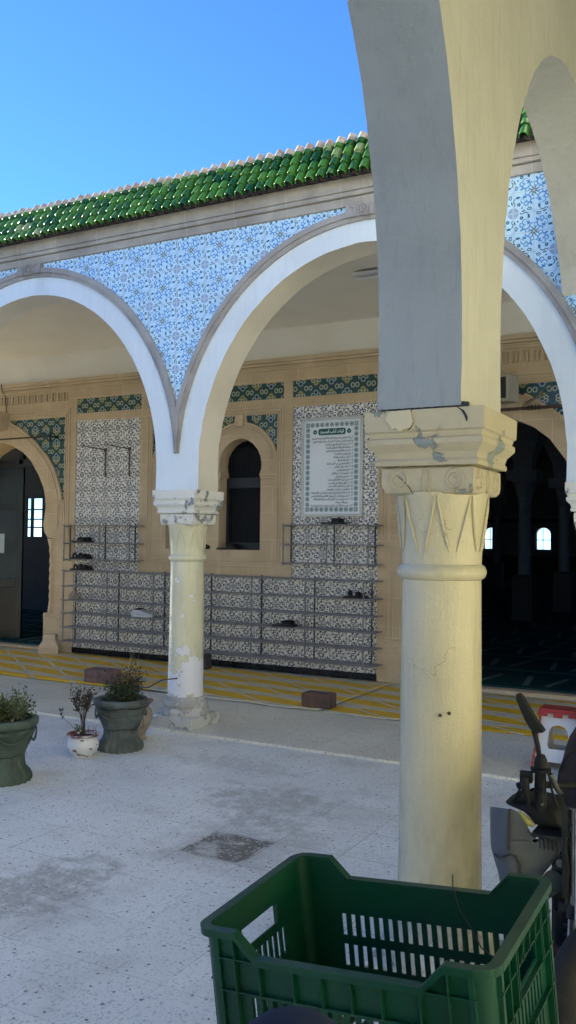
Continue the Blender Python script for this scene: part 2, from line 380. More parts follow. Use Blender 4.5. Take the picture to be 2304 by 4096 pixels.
# ------------------------------------------------------------------ mesh builder
class MB:
    def __init__(s): s.v = []; s.f = []; s.m = []; s.mi = 0
    def add(s, vs, fs):
        o = len(s.v); s.v += [tuple(q) for q in vs]; s.f += [tuple(i + o for i in f) for f in fs]; s.m += [s.mi] * len(fs); return s
    def box(s, x0, x1, y0, y1, z0, z1, mat=None):
        vs = [Vector((x, y, z)) for x in (x0, x1) for y in (y0, y1) for z in (z0, z1)]
        if mat: vs = [mat @ q for q in vs]
        return s.add(vs, [(0, 1, 3, 2), (4, 6, 7, 5), (0, 4, 5, 1), (2, 3, 7, 6), (0, 2, 6, 4), (1, 5, 7, 3)])
    def tube(s, pts, r, n=8, caps=True):
        pts = [Vector(p) for p in pts]; rs = r if isinstance(r, (list, tuple)) else [r] * len(pts)
        vs = []; prev = None
        for i, p in enumerate(pts):
            d = (pts[min(i + 1, len(pts) - 1)] - pts[max(i - 1, 0)])
            d = d.normalized() if d.length > 1e-9 else Vector((0, 0, 1))
            if prev is None:
                a = d.cross(Vector((0, 0, 1)))
                if a.length < .1: a = d.cross(Vector((0, 1, 0)))
                a.normalize()
            else:
                a = prev - d * prev.dot(d)
                if a.length < 1e-6: a = d.orthogonal()
                a.normalize()
            prev = a; b = d.cross(a)
            for k in range(n):
                t = 2 * PI * k / n; vs.append(p + (a * math.cos(t) + b * math.sin(t)) * rs[i])
        fs = []
        for i in range(len(pts) - 1):
            for k in range(n):
                k2 = (k + 1) % n; fs.append((i * n + k, i * n + k2, (i + 1) * n + k2, (i + 1) * n + k))
        if caps: fs.append(tuple(range(n - 1, -1, -1))); fs.append(tuple((len(pts) - 1) * n + k for k in range(n)))
        return s.add(vs, fs)
    def lathe(s, prof, cx=0, cy=0, n=32, cz=0, wob=None):
        vs = []; fs = []
        for i, (r, z) in enumerate(prof):
            for k in range(n):
                t = 2 * PI * k / n; rr = r * (wob(t, z) if wob else 1)
                vs.append((cx + rr * math.cos(t), cy + rr * math.sin(t), cz + z))
        for i in range(len(prof) - 1):
            for k in range(n):
                k2 = (k + 1) % n; fs.append((i * n + k, i * n + k2, (i + 1) * n + k2, (i + 1) * n + k))
        fs.append(tuple(range(n - 1, -1, -1))); fs.append(tuple((len(prof) - 1) * n + k for k in range(n)))
        return s.add(vs, fs)
    def square(s, prof, cx, cy, ratio=1.0, bevel=.0):
        """stack of square rings: prof = [(half, z)...]"""
        vs = []; fs = []
        for h, z in prof:
            b = bevel; hy = h * ratio
            vs += [(cx - h, cy - hy, z), (cx + h, cy - hy, z), (cx + h, cy + hy, z), (cx - h, cy + hy, z)]
        for i in range(len(prof) - 1):
            for k in range(4):
                k2 = (k + 1) % 4; fs.append((i * 4 + k, i * 4 + k2, (i + 1) * 4 + k2, (i + 1) * 4 + k))
        fs.append((3, 2, 1, 0)); q = (len(prof) - 1) * 4; fs.append((q, q + 1, q + 2, q + 3))
        return s.add(vs, fs)
    def holes(s, outer, holes, y0, y1, axis='y', T=None):
        """polygon with holes in (a,b), extruded between y0 and y1. axis y: (a,y,b); axis x: (y,a,b); axis z: (a,b,y)"""
        loops = [outer] + list(holes); flat = [p for l in loops for p in l]
        tris = tessellate_polygon([[Vector((p[0], p[1], 0)) for p in l] for l in loops])
        def pt(p, d):
            q = Vector((p[0], d, p[1])) if axis == 'y' else (Vector((d, p[0], p[1])) if axis == 'x' else Vector((p[0], p[1], d)))
            return T @ q if T else q
        n = len(flat); vs = [pt(p, y0) for p in flat] + [pt(p, y1) for p in flat]
        fs = [tuple(t) for t in tris] + [tuple(i + n for i in reversed(t)) for t in tris]
        o = 0
        for l in loops:
            for i in range(len(l)):
                j = (i + 1) % len(l); fs.append((o + i, o + j, n + o + j, n + o + i))
            o += len(l)
        return s.add(vs, fs)
    def strip(s, A, B, y0, y1, axis='y'):
        """band between polylines A and B ((a,b) pairs), extruded y0..y1"""
        def pt(p, d): return (p[0], d, p[1]) if axis == 'y' else (d, p[0], p[1])
        n = len(A); vs = [pt(p, y0) for p in A] + [pt(p, y0) for p in B] + [pt(p, y1) for p in A] + [pt(p, y1) for p in B]
        fs = []
        for i in range(n - 1):
            fs += [(i, i + 1, n + i + 1, n + i), (2 * n + i, 3 * n + i, 3 * n + i + 1, 2 * n + i + 1),
                   (i, 2 * n + i, 2 * n + i + 1, i + 1), (n + i, n + i + 1, 3 * n + i + 1, 3 * n + i)]
        fs += [(0, n, 3 * n, 2 * n), (n - 1, 3 * n - 1, 4 * n - 1, 2 * n - 1)]
        return s.add(vs, fs)
    def build(s, name, mat, parent=None, smooth=None, bevel=0, sub=0, mats=None, fix=True):
        me = bpy.data.meshes.new(name); me.from_pydata(s.v, [], s.f); me.update()
        bm = bmesh.new(); bm.from_mesh(me)
        if fix: bmesh.ops.recalc_face_normals(bm, faces=bm.faces)
        if smooth is not None:
            for f in bm.faces: f.smooth = True
            for e in bm.edges:
                if len(e.link_faces) == 2 and e.calc_face_angle(0) > R(smooth): e.smooth = False
        bm.to_mesh(me); bm.free()
        for q in (mats or [mat]): me.materials.append(q)
        if mats:
            for i, p in enumerate(me.polygons): p.material_index = s.m[i]
        o = bpy.data.objects.new(name, me); COL.objects.link(o)
        if parent: o.parent = parent
        if bevel:
            b = o.modifiers.new('bevel', 'BEVEL'); b.width = bevel; b.segments = 2; b.limit_method = 'ANGLE'
        if sub:
            u = o.modifiers.new('sub', 'SUBSURF'); u.levels = sub; u.render_levels = sub
        return o
def thing(name, label, cat, loc=(0, 0, 0), rz=0, group=None):
    o = bpy.data.objects.new(name, None); COL.objects.link(o); o.location = loc; o.rotation_euler = (0, 0, rz)
    o.empty_display_size = .1
    return tag(o, label, cat, group)
def tag(o, label, cat, group=None):
    o['label'] = label; o['category'] = cat
    if group: o['group'] = group
    return o
def struct(o): o['kind'] = 'structure'; return o
def copy_tree(o, parent=None):
    c = o.copy(); COL.objects.link(c); c.parent = parent
    for ch in o.children: copy_tree(ch, c)
    return c
def wob(pts, k=.003): return [(p[0] + random.gauss(0, k), p[1] + random.gauss(0, k)) for p in pts]
def arc(cx, cz, a, b, t0, t1, n):
    return [(cx + a * math.cos(R(t0 + (t1 - t0) * i / n)), cz + b * math.sin(R(t0 + (t1 - t0) * i / n))) for i in range(n + 1)]

# ------------------------------------------------------------------ ground
g = MB()
g.add([(-60, -40, 0), (60, -40, 0), (60, 90, 0), (-60, 90, 0)], [(0, 1, 2, 3)])
struct(g.build('courtyard_floor', M['terrazzo']))
p = MB(); 
n = 90; A = []
for i in range(n + 1):
    x = -12 + 16 * i / n; A.append((x, 5.655 + random.uniform(-.008, .008)))
vs = [(x, y, -.05) for x, y in A] + [(x, y, FLOORTOP - .004) for x, y in A] + [(x, y + .012, FLOORTOP) for x, y in A] + [(x, 8.78, FLOORTOP) for x, y in A]
fs = []
for k in range(3):
    for i in range(n): fs.append((k * (n + 1) + i, k * (n + 1) + i + 1, (k + 1) * (n + 1) + i + 1, (k + 1) * (n + 1) + i))
p.add(vs, fs); struct(p.build('porch_floor', M['porchfloor']))
# mat of woven plastic, slightly wavy
def mat_sheet(x0, x1, y0, y1, name):
    b = MB(); nx, ny = int((x1 - x0) / .06), 24; vs = []
    for j in range(ny + 1):
        for i in range(nx + 1):
            x = x0 + (x1 - x0) * i / nx; y = y0 + (y1 - y0) * j / ny
            e = 1 - j / ny
            z = FLOORTOP + .005 + .004 * abs(math.sin(x * 5.1 + math.sin(y * 3))) + .012 * max(0, math.sin(x * 2.3 + 1)) ** 6 * e ** 3
            if j == 0: y += .015 * math.sin(x * 2.1) + .008 * math.sin(x * 7)
            vs.append((x, y, z))
    fs = [(j * (nx + 1) + i, j * (nx + 1) + i + 1, (j + 1) * (nx + 1) + i + 1, (j + 1) * (nx + 1) + i) for j in range(ny) for i in range(nx)]
    b.add(vs, fs); o = b.build(name, M['mat'], smooth=60)
    s = o.modifiers.new('thick', 'SOLIDIFY'); s.thickness = .004
    return o
tag(mat_sheet(-11.5, -3.45, 6.92, 8.66, 'floor_mat'), 'yellow and white woven mat along the tiled wall under the shoe racks', 'mat', 'woven mats laid in the porch')
tag(mat_sheet(-3.44, 2.0, 6.90, 8.58, 'floor_mat'), 'yellow and white woven mat in front of the right doorway behind the red stool', 'mat', 'woven mats laid in the porch')

# ------------------------------------------------------------------ far arcade
BAY = 3.2; CX = [-10.53, -7.33, -4.13, -.93, 2.27]; YA = 5.74; ZS = 1.88; ZT = 4.08
arcade = thing('arcade', 'long arcade with blue tiled spandrels and green tiled eave across the courtyard', 'arcade', (0, 0, 0))
wall = MB(); stone = MB(); tiles = MB(); outline = []
NA = 40
for c0, c1 in zip(CX[:-1], CX[1:]):
    cx = (c0 + c1) / 2
    outline += [(cx - 1.395, ZS)] + wob(arc(cx, 2.05, 1.398, 1.57, 180, 0, 70), .0016) + [(cx + 1.395, ZS)]
    # pointed stone moulding: clipped at the bay edges
    so = [(max(cx - 1.6, min(cx + 1.6, p[0])), p[1]) for p in arc(cx, 2.05, 1.66, 1.80, 4, 176, 60)]
    si = arc(cx, 2.05, 1.585, 1.725, 4, 176, 60)
    smid = [((a[0] * .45 + b[0] * .55), (a[1] * .45 + b[1] * .55)) for a, b in zip(so, si)]
    stone.strip(so, smid, YA - .034, YA + .002); stone.strip(smid, si, YA - .020, YA + .002)
    # keystone scroll
    kz0, kz1 = 3.835, 3.884
    stone.box(cx - .135, cx + .135, YA - .046, YA, 3.80, 3.883)
    for r in (.018, .036): stone.tube([(cx + r * math.cos(t * PI / 10), YA - .049, 3.845 + r * math.sin(t * PI / 10)) for t in range(21)], .006, 6)
    for k in range(-1, 2, 2):
        stone.tube([(cx + k * .055, YA - .048, 3.80), (cx + k * .062, YA - .048, 3.86), (cx + k * .10, YA - .048, 3.878)], .007, 6)
    # tile panels on both sides of the crown
    for sgn in (-1, 1):
        pts = [(cx + sgn * .15, 3.886)] + [(cx + sgn * 1.6, 3.886)]
        cur = [p for p in (arc(cx, 2.05, 1.655, 1.795, 4, 86, 50) if sgn > 0 else arc(cx, 2.05, 1.655, 1.795, 176, 94, 50)) if abs(p[0] - cx) < 1.599]
        poly = pts + [(cx + sgn * 1.6, 2.52)] + cur + [(cx + sgn * .15, 3.84)]
        tiles.holes(poly, [], YA - .010, YA + .002)
outline = [(CX[0] - .2, ZS)] + outline + [(CX[-1] + .2, ZS), (CX[-1] + .2, ZT), (CX[0] - .2, ZT)]
wall.holes(outline, [], YA, YA + .28)
wo = wall.build('wall', M['white'], arcade, smooth=35)
wo.data.materials.append(M['soffit'])
for p in wo.data.polygons:
    if abs(p.normal.y) < .5: p.material_index = 1
stone.build('stone_moulding', M['keel'], arcade, smooth=30)
tiles.build('tile_panel', M['tile_front'], arcade)
cor = MB()
x0, x1 = -11, 2.4
cor.box(x0, x1, YA - .030, YA + .28, 3.885, 3.950); cor.box(x0, x1, YA - .052, YA + .28, 3.952, 3.985); cor.box(x0, x1, YA - .060, YA + .28, 3.987, 4.085)
cor.build('cornice', M['greystone'], arcade, bevel=.006)
inn = MB(); inn.box(x0, x1, YA + .283, YA + .32, 3.66, 4.085)
inn.build('lintel_beam', M['ceiling'], arcade)
# tiled eave: steep little roof of barrel tiles
roof = MB(); y0, z0, y1, z1 = 5.600, 4.060, 5.765, 4.385
dirv = Vector((0, y1 - y0, z1 - z0)); Ls = dirv.length; dirv.normalize(); nrm = Vector((0, -dirv.z, dirv.y))
pitch = .0845; nc = int((x1 - x0) / pitch)
for i in range(nc):
    xc = x0 + .08 + i * pitch; jit = random.uniform(-.004, .004)
    for j in range(4):
        l0 = Ls * j / 4 - .008; l1 = l0 + Ls / 4 + .014
        if j == 3: l1 += random.uniform(-.008, .012)
        r0, r1 = .0400, .0365
        xo = xc + jit + random.uniform(-.003, .003); lift = .012 + (0.0 if j == 0 else 0)
        vs = []; 
        for (l, r, up) in ((l0, r0, lift + .010), (l0 + .004, r0 + .001, lift + .0105), (l1, r1, lift)):
            for k in range(9):
                t = PI * k / 8 
                pnt = Vector((xo + r * .84 * math.cos(t), y0, z0)) + dirv * l + nrm * (up + r * 1.15 * math.sin(t))
                vs.append(pnt)
        inner0 = [Vector((xo + (r0 * .84 - .009) * math.cos(PI * k / 8), y0, z0)) + dirv * l0 + nrm * (lift + .012 + (r0 * 1.15 - .009) * math.sin(PI * k / 8)) for k in range(9)]
        o = len(vs); vs += inner0
        inner1 = [Vector((xo + (r0 * .84 - .009) * math.cos(PI * k / 8), y0, z0)) + dirv * (l0 + .05) + nrm * (lift + .012 + (r0 * 1.15 - .009) * math.sin(PI * k / 8)) for k in range(9)]
        vs += inner1
        fs = [(a * 9 + k, a * 9 + k + 1, (a + 1) * 9 + k + 1, (a + 1) * 9 + k) for a in range(2) for k in range(8)]
        fs += [(k, o + k, o + k + 1, k + 1) for k in range(8)] + [(o + k, o + 9 + k, o + 10 + k, o + k + 1) for k in range(8)]
        if j == 3: fs.append(tuple(18 + k for k in range(9)))
        roof.add(vs, fs)
ro = roof.build('roof', M['rooftile'], arcade, smooth=50)
under = MB()
for i in range(nc + 1):   # channel tiles between
    xc = x0 + .08 + (i - .5) * pitch; vs = []
    for l in (-.012, Ls + .01):
        for k in range(7):
            t = PI + PI * k / 6; vs.append(Vector((xc + .038 * math.cos(t), y0, z0)) + dirv * l + nrm * (.034 + .036 * math.sin(t)))
    under.add(vs, [(k, k + 1, 8 + k, 7 + k) for k in range(6)])
under.box(x0, x1, 5.62, 5.75, 4.087, 4.10)
under.add([(x0, y0 + .03, z0 + .03), (x1, y0 + .03, z0 + .03), (x1, y1, z1), (x0, y1, z1), (x0, y1, 4.09), (x1, y1, 4.09)], [(0, 1, 2, 3), (3, 2, 5, 4)])
under.build('channel_tiles', M['roofclay'], ro)
mort = MB(); mort.box(x0, x1, 5.755, 5.94, 4.10, 4.385); mort.build('ridge_mortar', M['amphora'], ro)
flat = MB(); flat.box(x0, x1, 5.945, 8.9, 4.0, 4.2); flat.build('porch_roof', M['soffit'], arcade)

# ------------------------------------------------------------------ columns
def spiral(cx, cz, r0, turns, sgn, y):
    pts = []
    for i in range(int(turns * 18) + 1):
        t = i / 18 * 2 * PI; r = r0 * (1 - .78 * i / (turns * 18)); pts.append((cx + sgn * r * math.cos(t), y, cz + r * math.sin(t)))
    return pts
def column(x, y, label, zs=0.0, group=None, near=False):
    t = thing('column', label, 'column', (x, y, 0), 0, group)
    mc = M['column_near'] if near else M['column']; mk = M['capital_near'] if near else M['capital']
    s = MB(); s.lathe([(.147, .22), (.142, .27), (.139, .6), (.137, 1.0), (.134, 1.325 + zs)], n=48)
    s.build('shaft', mc, t, smooth=40)
    b = MB(); b.lathe([(.195, .105), (.20, .125), (.195, .145), (.178, .152), (.172, .165), (.180, .178), (.182, .20), (.172, .215), (.155, .222), (.152, .245), (.145, .25)], n=48, wob=lambda a, z: 1 + .012 * math.sin(9 * a + z * 30) * math.sin(4 * a))
    bo = b.build('base', M['plinth'], t, smooth=50)
    pl = MB(); pl.square([(.205, -.02), (.203, .10), (.190, .108)], 0, 0); pl.build('plinth', M['plinth'], bo, bevel=.008)
    k = MB()
    k.lathe([(.134, 1.318), (.146, 1.326), (.152, 1.340), (.152, 1.350), (.146, 1.364), (.135, 1.372), (.136, 1.40), (.140, 1.47), (.148, 1.55), (.156, 1.60), (.158, 1.612)], n=48, cz=zs)
    # leaf outlines carved on the bell
    for q in range(8):
        a0 = q * PI / 4 + .2
        for sg in (-1, 1):
            pts = []
            for i in range(9):
                u = i / 8; z = 1.600 - u * .185; rr = .1385 + .0195 * max(0, (z - 1.40) / .2) ** 1.3
                a = a0 + sg * (.03 + .27 * u ** 1.35); pts.append((rr * math.cos(a), rr * math.sin(a), z + zs))
            k.tube(pts, [.0015, .004, .005, .005, .005, .005, .0045, .004, .0015], 6)
    ko = k.build('capital', mc, t, smooth=50)
    v = MB(); 
    hb = .160
    v.square([(.128, 1.603 + zs), (.148, 1.607 + zs), (.157, 1.618 + zs), (.160, 1.635 + zs), (.160, 1.690 + zs), (.152, 1.696 + zs)], 0, 0)
    for f in range(4):
        T = Matrix.Rotation(f * PI / 2, 4, 'Z')
        for sg in (-1, 1):
            pts = [T @ Vector(p) for p in spiral(sg * .098, 1.650 + zs, .038, 2.3, sg, -.1595)]
            v.tube(pts, .0045, 6)
        for sg in (-1, 1): v.tube([T @ Vector((sg * .008, -.160, 1.612 + zs)), T @ Vector((sg * .014, -.162, 1.65 + zs)), T @ Vector((sg * .008, -.160, 1.688 + zs))], .004, 6)
    v.build('volute_block', mk, ko, smooth=40, bevel=.004)
    a = MB()
    a.square([(.152, 1.697 + zs), (.176, 1.699 + zs), (.178, 1.712 + zs), (.172, 1.722 + zs), (.178, 1.742 + zs), (.196, 1.762 + zs), (.200, 1.768 + zs), (.200, 1.785 + zs), (.192, 1.790 + zs), (.196, 1.806 + zs), (.204, 1.812 + zs), (.206, 1.880 + zs), (.195, 1.8795 + zs)], 0, 0)
    ao = a.build('abacus', mk, ko, smooth=25)
    return t
column(CX[2], 5.905, 'cream column with flaking white paint beside the potted plants', group='columns of the far arcade')
column(CX[3], 5.905, 'column at the right edge of the photo where the two arcades meet', group='columns of the far arcade')
column(CX[1], 5.905, 'column of the far arcade beyond the left edge of the photo', group='columns of the far arcade')
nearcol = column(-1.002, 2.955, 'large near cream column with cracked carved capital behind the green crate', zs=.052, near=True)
# cracks and a loose flake of paint on the near capital
cr = MB()
def crack(pts, w): 
    n = len(pts); vs = []
    for i, q in enumerate(pts):
        ww = w * math.sin(PI * (i + .6) / (n + .2)); vs += [(q[0] - ww, q[1], q[2]), (q[0] + ww, q[1], q[2])]
    cr.add(vs, [(2 * i, 2 * i + 1, 2 * i + 3, 2 * i + 2) for i in range(n - 1)])
fy = -.2075
crack([(-.035, fy, 1.932), (-.045, fy, 1.915), (-.032, fy, 1.895), (-.040, fy, 1.872), (-.050, fy, 1.862)], .0035)
crack([(.118, fy, 1.932), (.136, fy, 1.920), (.148, fy, 1.900), (.150, fy, 1.885)], .005)
crack([(-.110, -.1625, 1.725), (-.085, -.1625, 1.705), (-.060, -.1625, 1.68), (-.045, -.1625, 1.655)], .0025)
cr.build('paint_crack', M['dark'], nearcol)
fl = MB()
fp = [(-.13, 1.90), (-.118, 1.928), (-.04, 1.932), (-.036, 1.915), (-.028, 1.895), (-.04, 1.872), (-.062, 1.868), (-.075, 1.860), (-.092, 1.872), (-.105, 1.868), (-.112, 1.885)]
fl.holes(fp, [], -.2125, -.206); fl.build('paint_flake', M['column_near'], nearcol, bevel=.002)
bd = MB()
for (x, z) in ((.01, .93), (.048, .935)): bd.lathe([(.0055, 0), (.0055, .004)], n=10)
rg = MB()
for i in range(26):
    x = -.145 + i * .0115; h = random.uniform(.003, .010) * (1.6 if i > 18 else 1)
    rg.box(x, x + .011, -.2075 + random.uniform(0, .003), -.19, 1.9335, 1.9335 + h)
rg.build('broken_joint', M['dark'], nearcol)
plug = MB()
for ang, z in ((-72, .93), (-60, .937)):
    a = R(ang); T = Matrix.Translation((.138 * math.cos(a), .138 * math.sin(a), z)) @ Matrix.Rotation(a, 4, 'Z') @ Matrix.Rotation(PI / 2, 4, 'Y')
    vs = [T @ Vector((.006 * math.cos(t * PI / 4), .006 * math.sin(t * PI / 4), h)) for h in (-.003, .003) for t in range(8)]
    plug.add(vs, [(k, (k + 1) % 8, 8 + (k + 1) % 8, 8 + k) for k in range(8)] + [tuple(range(8)), tuple(range(8, 16))])
plug.build('screw_plug', M['roofclay'], nearcol)

# ------------------------------------------------------------------ side arcade (runs along y)
side = thing('side_arcade', 'near arcade of plain cream plaster arches rising over the near column', 'arcade')
XS0, XS1 = -1.13, -.872
sw = MB(); ZB = 1.938
outl = [(-3.40, ZB)]
for cy in (-1.785, 1.395, 4.575):
    outl += [(cy - 1.352, ZB)] + wob([(cy - 1.354, 1.98), (cy - 1.356, 2.02), (cy - 1.358, 2.07), (cy - 1.359, 2.12), (cy - 1.36, 2.16)] + arc(cy, 2.19, 1.36, 1.65, 180, 0, 90) + [(cy + 1.36, 2.16), (cy + 1.359, 2.12), (cy + 1.358, 2.07), (cy + 1.356, 2.02), (cy + 1.354, 1.98)], .0022) + [(cy + 1.352, ZB)]
outl += [(6.1, ZB), (6.1, 4.7), (-3.40, 4.7)]
sw.holes(outl, [], XS0 - .03, XS1, axis='x')
so = sw.build('wall', M['side'], side, smooth=35)
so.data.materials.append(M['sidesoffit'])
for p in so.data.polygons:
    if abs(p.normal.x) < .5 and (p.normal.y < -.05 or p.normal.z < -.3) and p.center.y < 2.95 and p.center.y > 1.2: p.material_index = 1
rough = so.modifiers.new('w', 'BEVEL'); rough.width = .006; rough.segments = 2; rough.limit_method = 'ANGLE'; rough.angle_limit = R(50)
column(-1.0, -.195, 'plain cream column of the near arcade standing behind the photographer', zs=.052)

# ------------------------------------------------------------------ porch back wall
YW = 8.74
mosque = thing('mosque_wall', 'sandstone wall with patterned tiles, twin window and arched doorways behind the arcade', 'wall')
DC = (-9.2, -2.42)
def door_open(c):
    r = [(.81, 0), (.81, .505), (.955, .515), (.955, 1.475), (.86, 1.49), (.80, 1.56), (.775, 1.66), (.79, 1.74), (.812, 1.895), (.80, 2.013), (.765, 2.15), (.68, 2.307), (.535, 2.504), (.38, 2.63), (.20, 2.715), (0, 2.77)]
    return [(c + x, z) for x, z in r] + [(c - x, z) for x, z in reversed(r[:-1])]
WC = (-6.16, -5.40)
def win_open(c, k=1.0):
    r = [(.28, 1.375), (.28, 2.19), (.262, 2.24), (.285, 2.30), (.290, 2.36), (.275, 2.45), (.235, 2.53), (.17, 2.60), (.09, 2.645), (0, 2.665)]
    return [(c + x * k, z) for x, z in r] + [(c - x * k, z) for x, z in reversed(r[:-1])]
def door_outer(c, sgn, t0, t1, n, grow=0):
    key = [(0, 3.045), (.16, 3.03), (.33, 2.955), (.49, 2.85), (.62, 2.755), (.715, 2.67), (.81, 2.58), (.89, 2.484), (.95, 2.395), (1.0, 2.3), (1.04, 2.2), (1.07, 2.1), (1.095, 1.98)]
    return [(c + sgn * (x - grow * (.3 + .7 * x)), z - grow * (1 - .5 * x)) for x, z in key]
ops = [door_open(c) for c in DC]
body = MB()
wins = [win_open(c) for c in WC]
body.holes([(-11, -.06), (2.4, -.06), (2.4, 4.0), (-11, 4.0)], [[(x, max(z, -.05)) for x, z in o] for o in ops] + wins, YW + .022, YW + .36)
body.build('wall', M['sand_plain'], mosque)
panel = [(-7.885, -.03), (-3.675, -.03), (-3.675, 2.985), (-4.712, 2.985), (-4.712, 1.083), (-6.848, 1.083), (-6.848, 2.99), (-7.885, 3.0)]
friezes = [[(-7.882, 3.095), (-6.838, 3.095), (-6.838, 3.282), (-7.882, 3.282)], [(-6.73, 3.095), (-4.829, 3.095), (-4.829, 3.281), (-6.73, 3.281)], [(-4.715, 3.095), (-3.69, 3.095), (-3.69, 3.283), (-4.715, 3.283)]]
spand = []
for c in DC:
    for sg in (-1, 1):
        o = door_outer(c, sg, 0, 0, 0)[1:]
        spand.append([(c + sg * .14, 3.062), (c + sg * 1.13, 3.062), (c + sg * 1.13, 1.96)] + list(reversed(o)))
cr_, RZ, RR = WC[1], 2.35, .505
def ca(c, a0, a1, n=14): return [(c + RR * math.cos(R(a0 + (a1 - a0) * i / n)), RZ + RR * math.sin(R(a0 + (a1 - a0) * i / n))) for i in range(n + 1)]
spand.append([(WC[1] + .075, 2.925), (-4.905, 2.925), (-4.905, 2.48)] + [p for p in ca(WC[1], 12, 80) if p[0] < -4.908])
spand.append([(WC[0] - .075, 2.925), (-6.655, 2.925), (-6.655, 2.48)] + [p for p in ca(WC[0], 168, 100) if p[0] > -6.652])
spand.append([(WC[1] - .075, 2.925)] + [p for p in ca(WC[1], 100, 139)] + [p for p in ca(WC[0], 41, 80)] + [(WC[0] + .075, 2.925)])
dent = []
for c in DC:
    n = 23; w = 2.36 / n
    for i in range(n): dent.append([(c - 1.18 + w * i + .018, 3.275), (c - 1.18 + w * (i + 1) - .018, 3.275), (c - 1.18 + w * (i + 1) - .018, 3.385), (c - 1.18 + w * i + .018, 3.385)])
face = MB()
face.holes([(-11, -.06), (2.4, -.06), (2.4, 3.42), (-11, 3.42)], [[(x, max(z, -.05)) for x, z in o] for o in ops] + wins + [[(x, max(z, -.05)) for x, z in panel]] + friezes + spand + dent, YW, YW + .020)
face.build('stonework', M['sand'], mosque, bevel=.003)
pn = MB(); pn.holes([(-7.89, .09), (-3.67, .09), (-3.67, 2.99), (-4.707, 2.99), (-4.707, 1.088), (-6.853, 1.088), (-6.853, 3.003), (-7.89, 3.003)], [], YW + .010, YW + .019)
pn.build('tile_panel', M['tile_wall'], mosque)
fz = MB()
for f in friezes:
    fz.box(f[0][0] - .003, f[1][0] + .003, YW + .011, YW + .019, f[0][1] - .003, f[2][1] + .003)
for s in spand: fz.holes(s, [], YW + .011, YW + .0195)
fz.build('green_tile_inlay', M['frieze'], mosque)
sk = MB(); x = -7.89
while x < -3.70:
    sk.box(x, min(x + .157, -3.672), YW - .004, YW + .019, .018, .092); x += .160
sk.build('skirting', M['black_tile'], mosque)
dn = MB()
for d in dent:   # concave flutes
    xm, w = (d[0][0] + d[1][0]) / 2, (d[1][0] - d[0][0]) / 2
    dn.tube([(xm, YW + .0235, 3.28), (xm, YW + .0235, 3.38)], w * .55, 8)
dn.build('fluting', M['sand_plain'], mosque, smooth=40)
# cornice under the plaster
co = MB()
for (zz0, zz1, pr) in ((3.42, 3.445, .022), (3.447, 3.47, .012), (3.472, 3.50, .040), (3.502, 3.545, .062)):
    co.box(-11, 2.4, YW - pr, YW + .02, zz0, zz1)
co.build('cornice', M['sand_plain'], mosque, bevel=.004)
# carved mouldings
mo = MB()
def rect_loop(x0, x1, z0, z1, w, pr, bottom=True):
    mo.box(x0, x0 + w, YW - pr, YW + .001, z0, z1); mo.box(x1 - w, x1, YW - pr, YW + .001, z0, z1)
    mo.box(x0 + w, x1 - w, YW - pr, YW + .001, z1 - w, z1)
    if bottom: mo.box(x0 + w, x1 - w, YW - pr, YW + .001, z0, z0 + w)
rect_loop(-6.735, -4.825, 1.185, 3.010, .018, .012); rect_loop(-6.700, -4.860, 1.220, 2.975, .016, .009); rect_loop(-6.668, -4.892, 1.25, 2.945, .012, .012)
for c in DC:
    rect_loop(c - 1.215, c + 1.215, 1.52, 3.17, .020, .012, False); rect_loop(c - 1.175, c + 1.175, 1.56, 3.135, .016, .009, False); rect_loop(c - 1.145, c + 1.145, 1.6, 3.095, .012, .012, False)
def ring_mould(pts_out, pts_in, pr): mo.strip(pts_out, pts_in, YW - pr, YW + .001)
for c in DC:
    for sg in (-1, 1):
        for (g0, g1, pr) in ((.004, .026, .016), (.034, .050, .010), (.058, .072, .014)):
            ring_mould(door_outer(c, sg, 0, 0, 0, g0), door_outer(c, sg, 0, 0, 0, g1), pr)
        # knot under the arch end
        kx = c + sg * 1.075
        for (hw, z0_, z1_) in ((.055, 1.62, 1.96), (.030, 1.66, 1.90)):
            mo.tube([(kx - hw, YW - .004, z0_), (kx + hw, YW - .004, z0_), (kx + hw, YW - .004, z1_ - .04), (kx + hw * .3, YW - .004, z1_), (kx - hw * .6, YW - .004, z1_ - .02), (kx - hw, YW - .004, z1_ - .08), (kx - hw, YW - .004, z0_)], .007, 6)
        # impost lines and pedestal
        for z in (1.49, 1.555): mo.box(min(c + sg * .86, c + sg * 1.15), max(c + sg * .86, c + sg * 1.15), YW - .010, YW + .001, z, z + .014)
        for k, z in enumerate((.40, .435, .47)): mo.box(min(c + sg * (.815), c + sg * 1.16), max(c + sg * .815, c + sg * 1.16), YW - .008 - .004 * k, YW + .001, z, z + .018)
        mo.box(min(c + sg * .965, c + sg * .975), max(c + sg * .965, c + sg * .975), YW - .006, YW + .001, .52, 1.48)
        mo.box(min(c + sg * 1.12, c + sg * 1.135), max(c + sg * 1.12, c + sg * 1.135), YW - .008, YW + .001, .50, 1.50)
for c in WC:
    for (ro_, ri, pr) in ((.502, .478, .016), (.468, .452, .010), (.442, .430, .012)):
        a0, a1 = (8, 140) if c == WC[1] else (40, 172)
        ring_mould([(c + ro_ * math.cos(R(a0 + (a1 - a0) * i / 30)), RZ + ro_ * math.sin(R(a0 + (a1 - a0) * i / 30))) for i in range(31)],
                   [(c + ri * math.cos(R(a0 + (a1 - a0) * i / 30)), RZ + ri * math.sin(R(a0 + (a1 - a0) * i / 30))) for i in range(31)], pr)
    mo.box(c - .05, c + .05, YW - .03, YW + .001, 2.80, 2.93)
for (x0_, x1_) in ((-5.115, -4.90), (-6.66, -6.445)):
    for z in (2.195, 2.232): mo.box(x0_, x1_, YW - .012, YW + .001, z, z + .016)
kx = -4.955
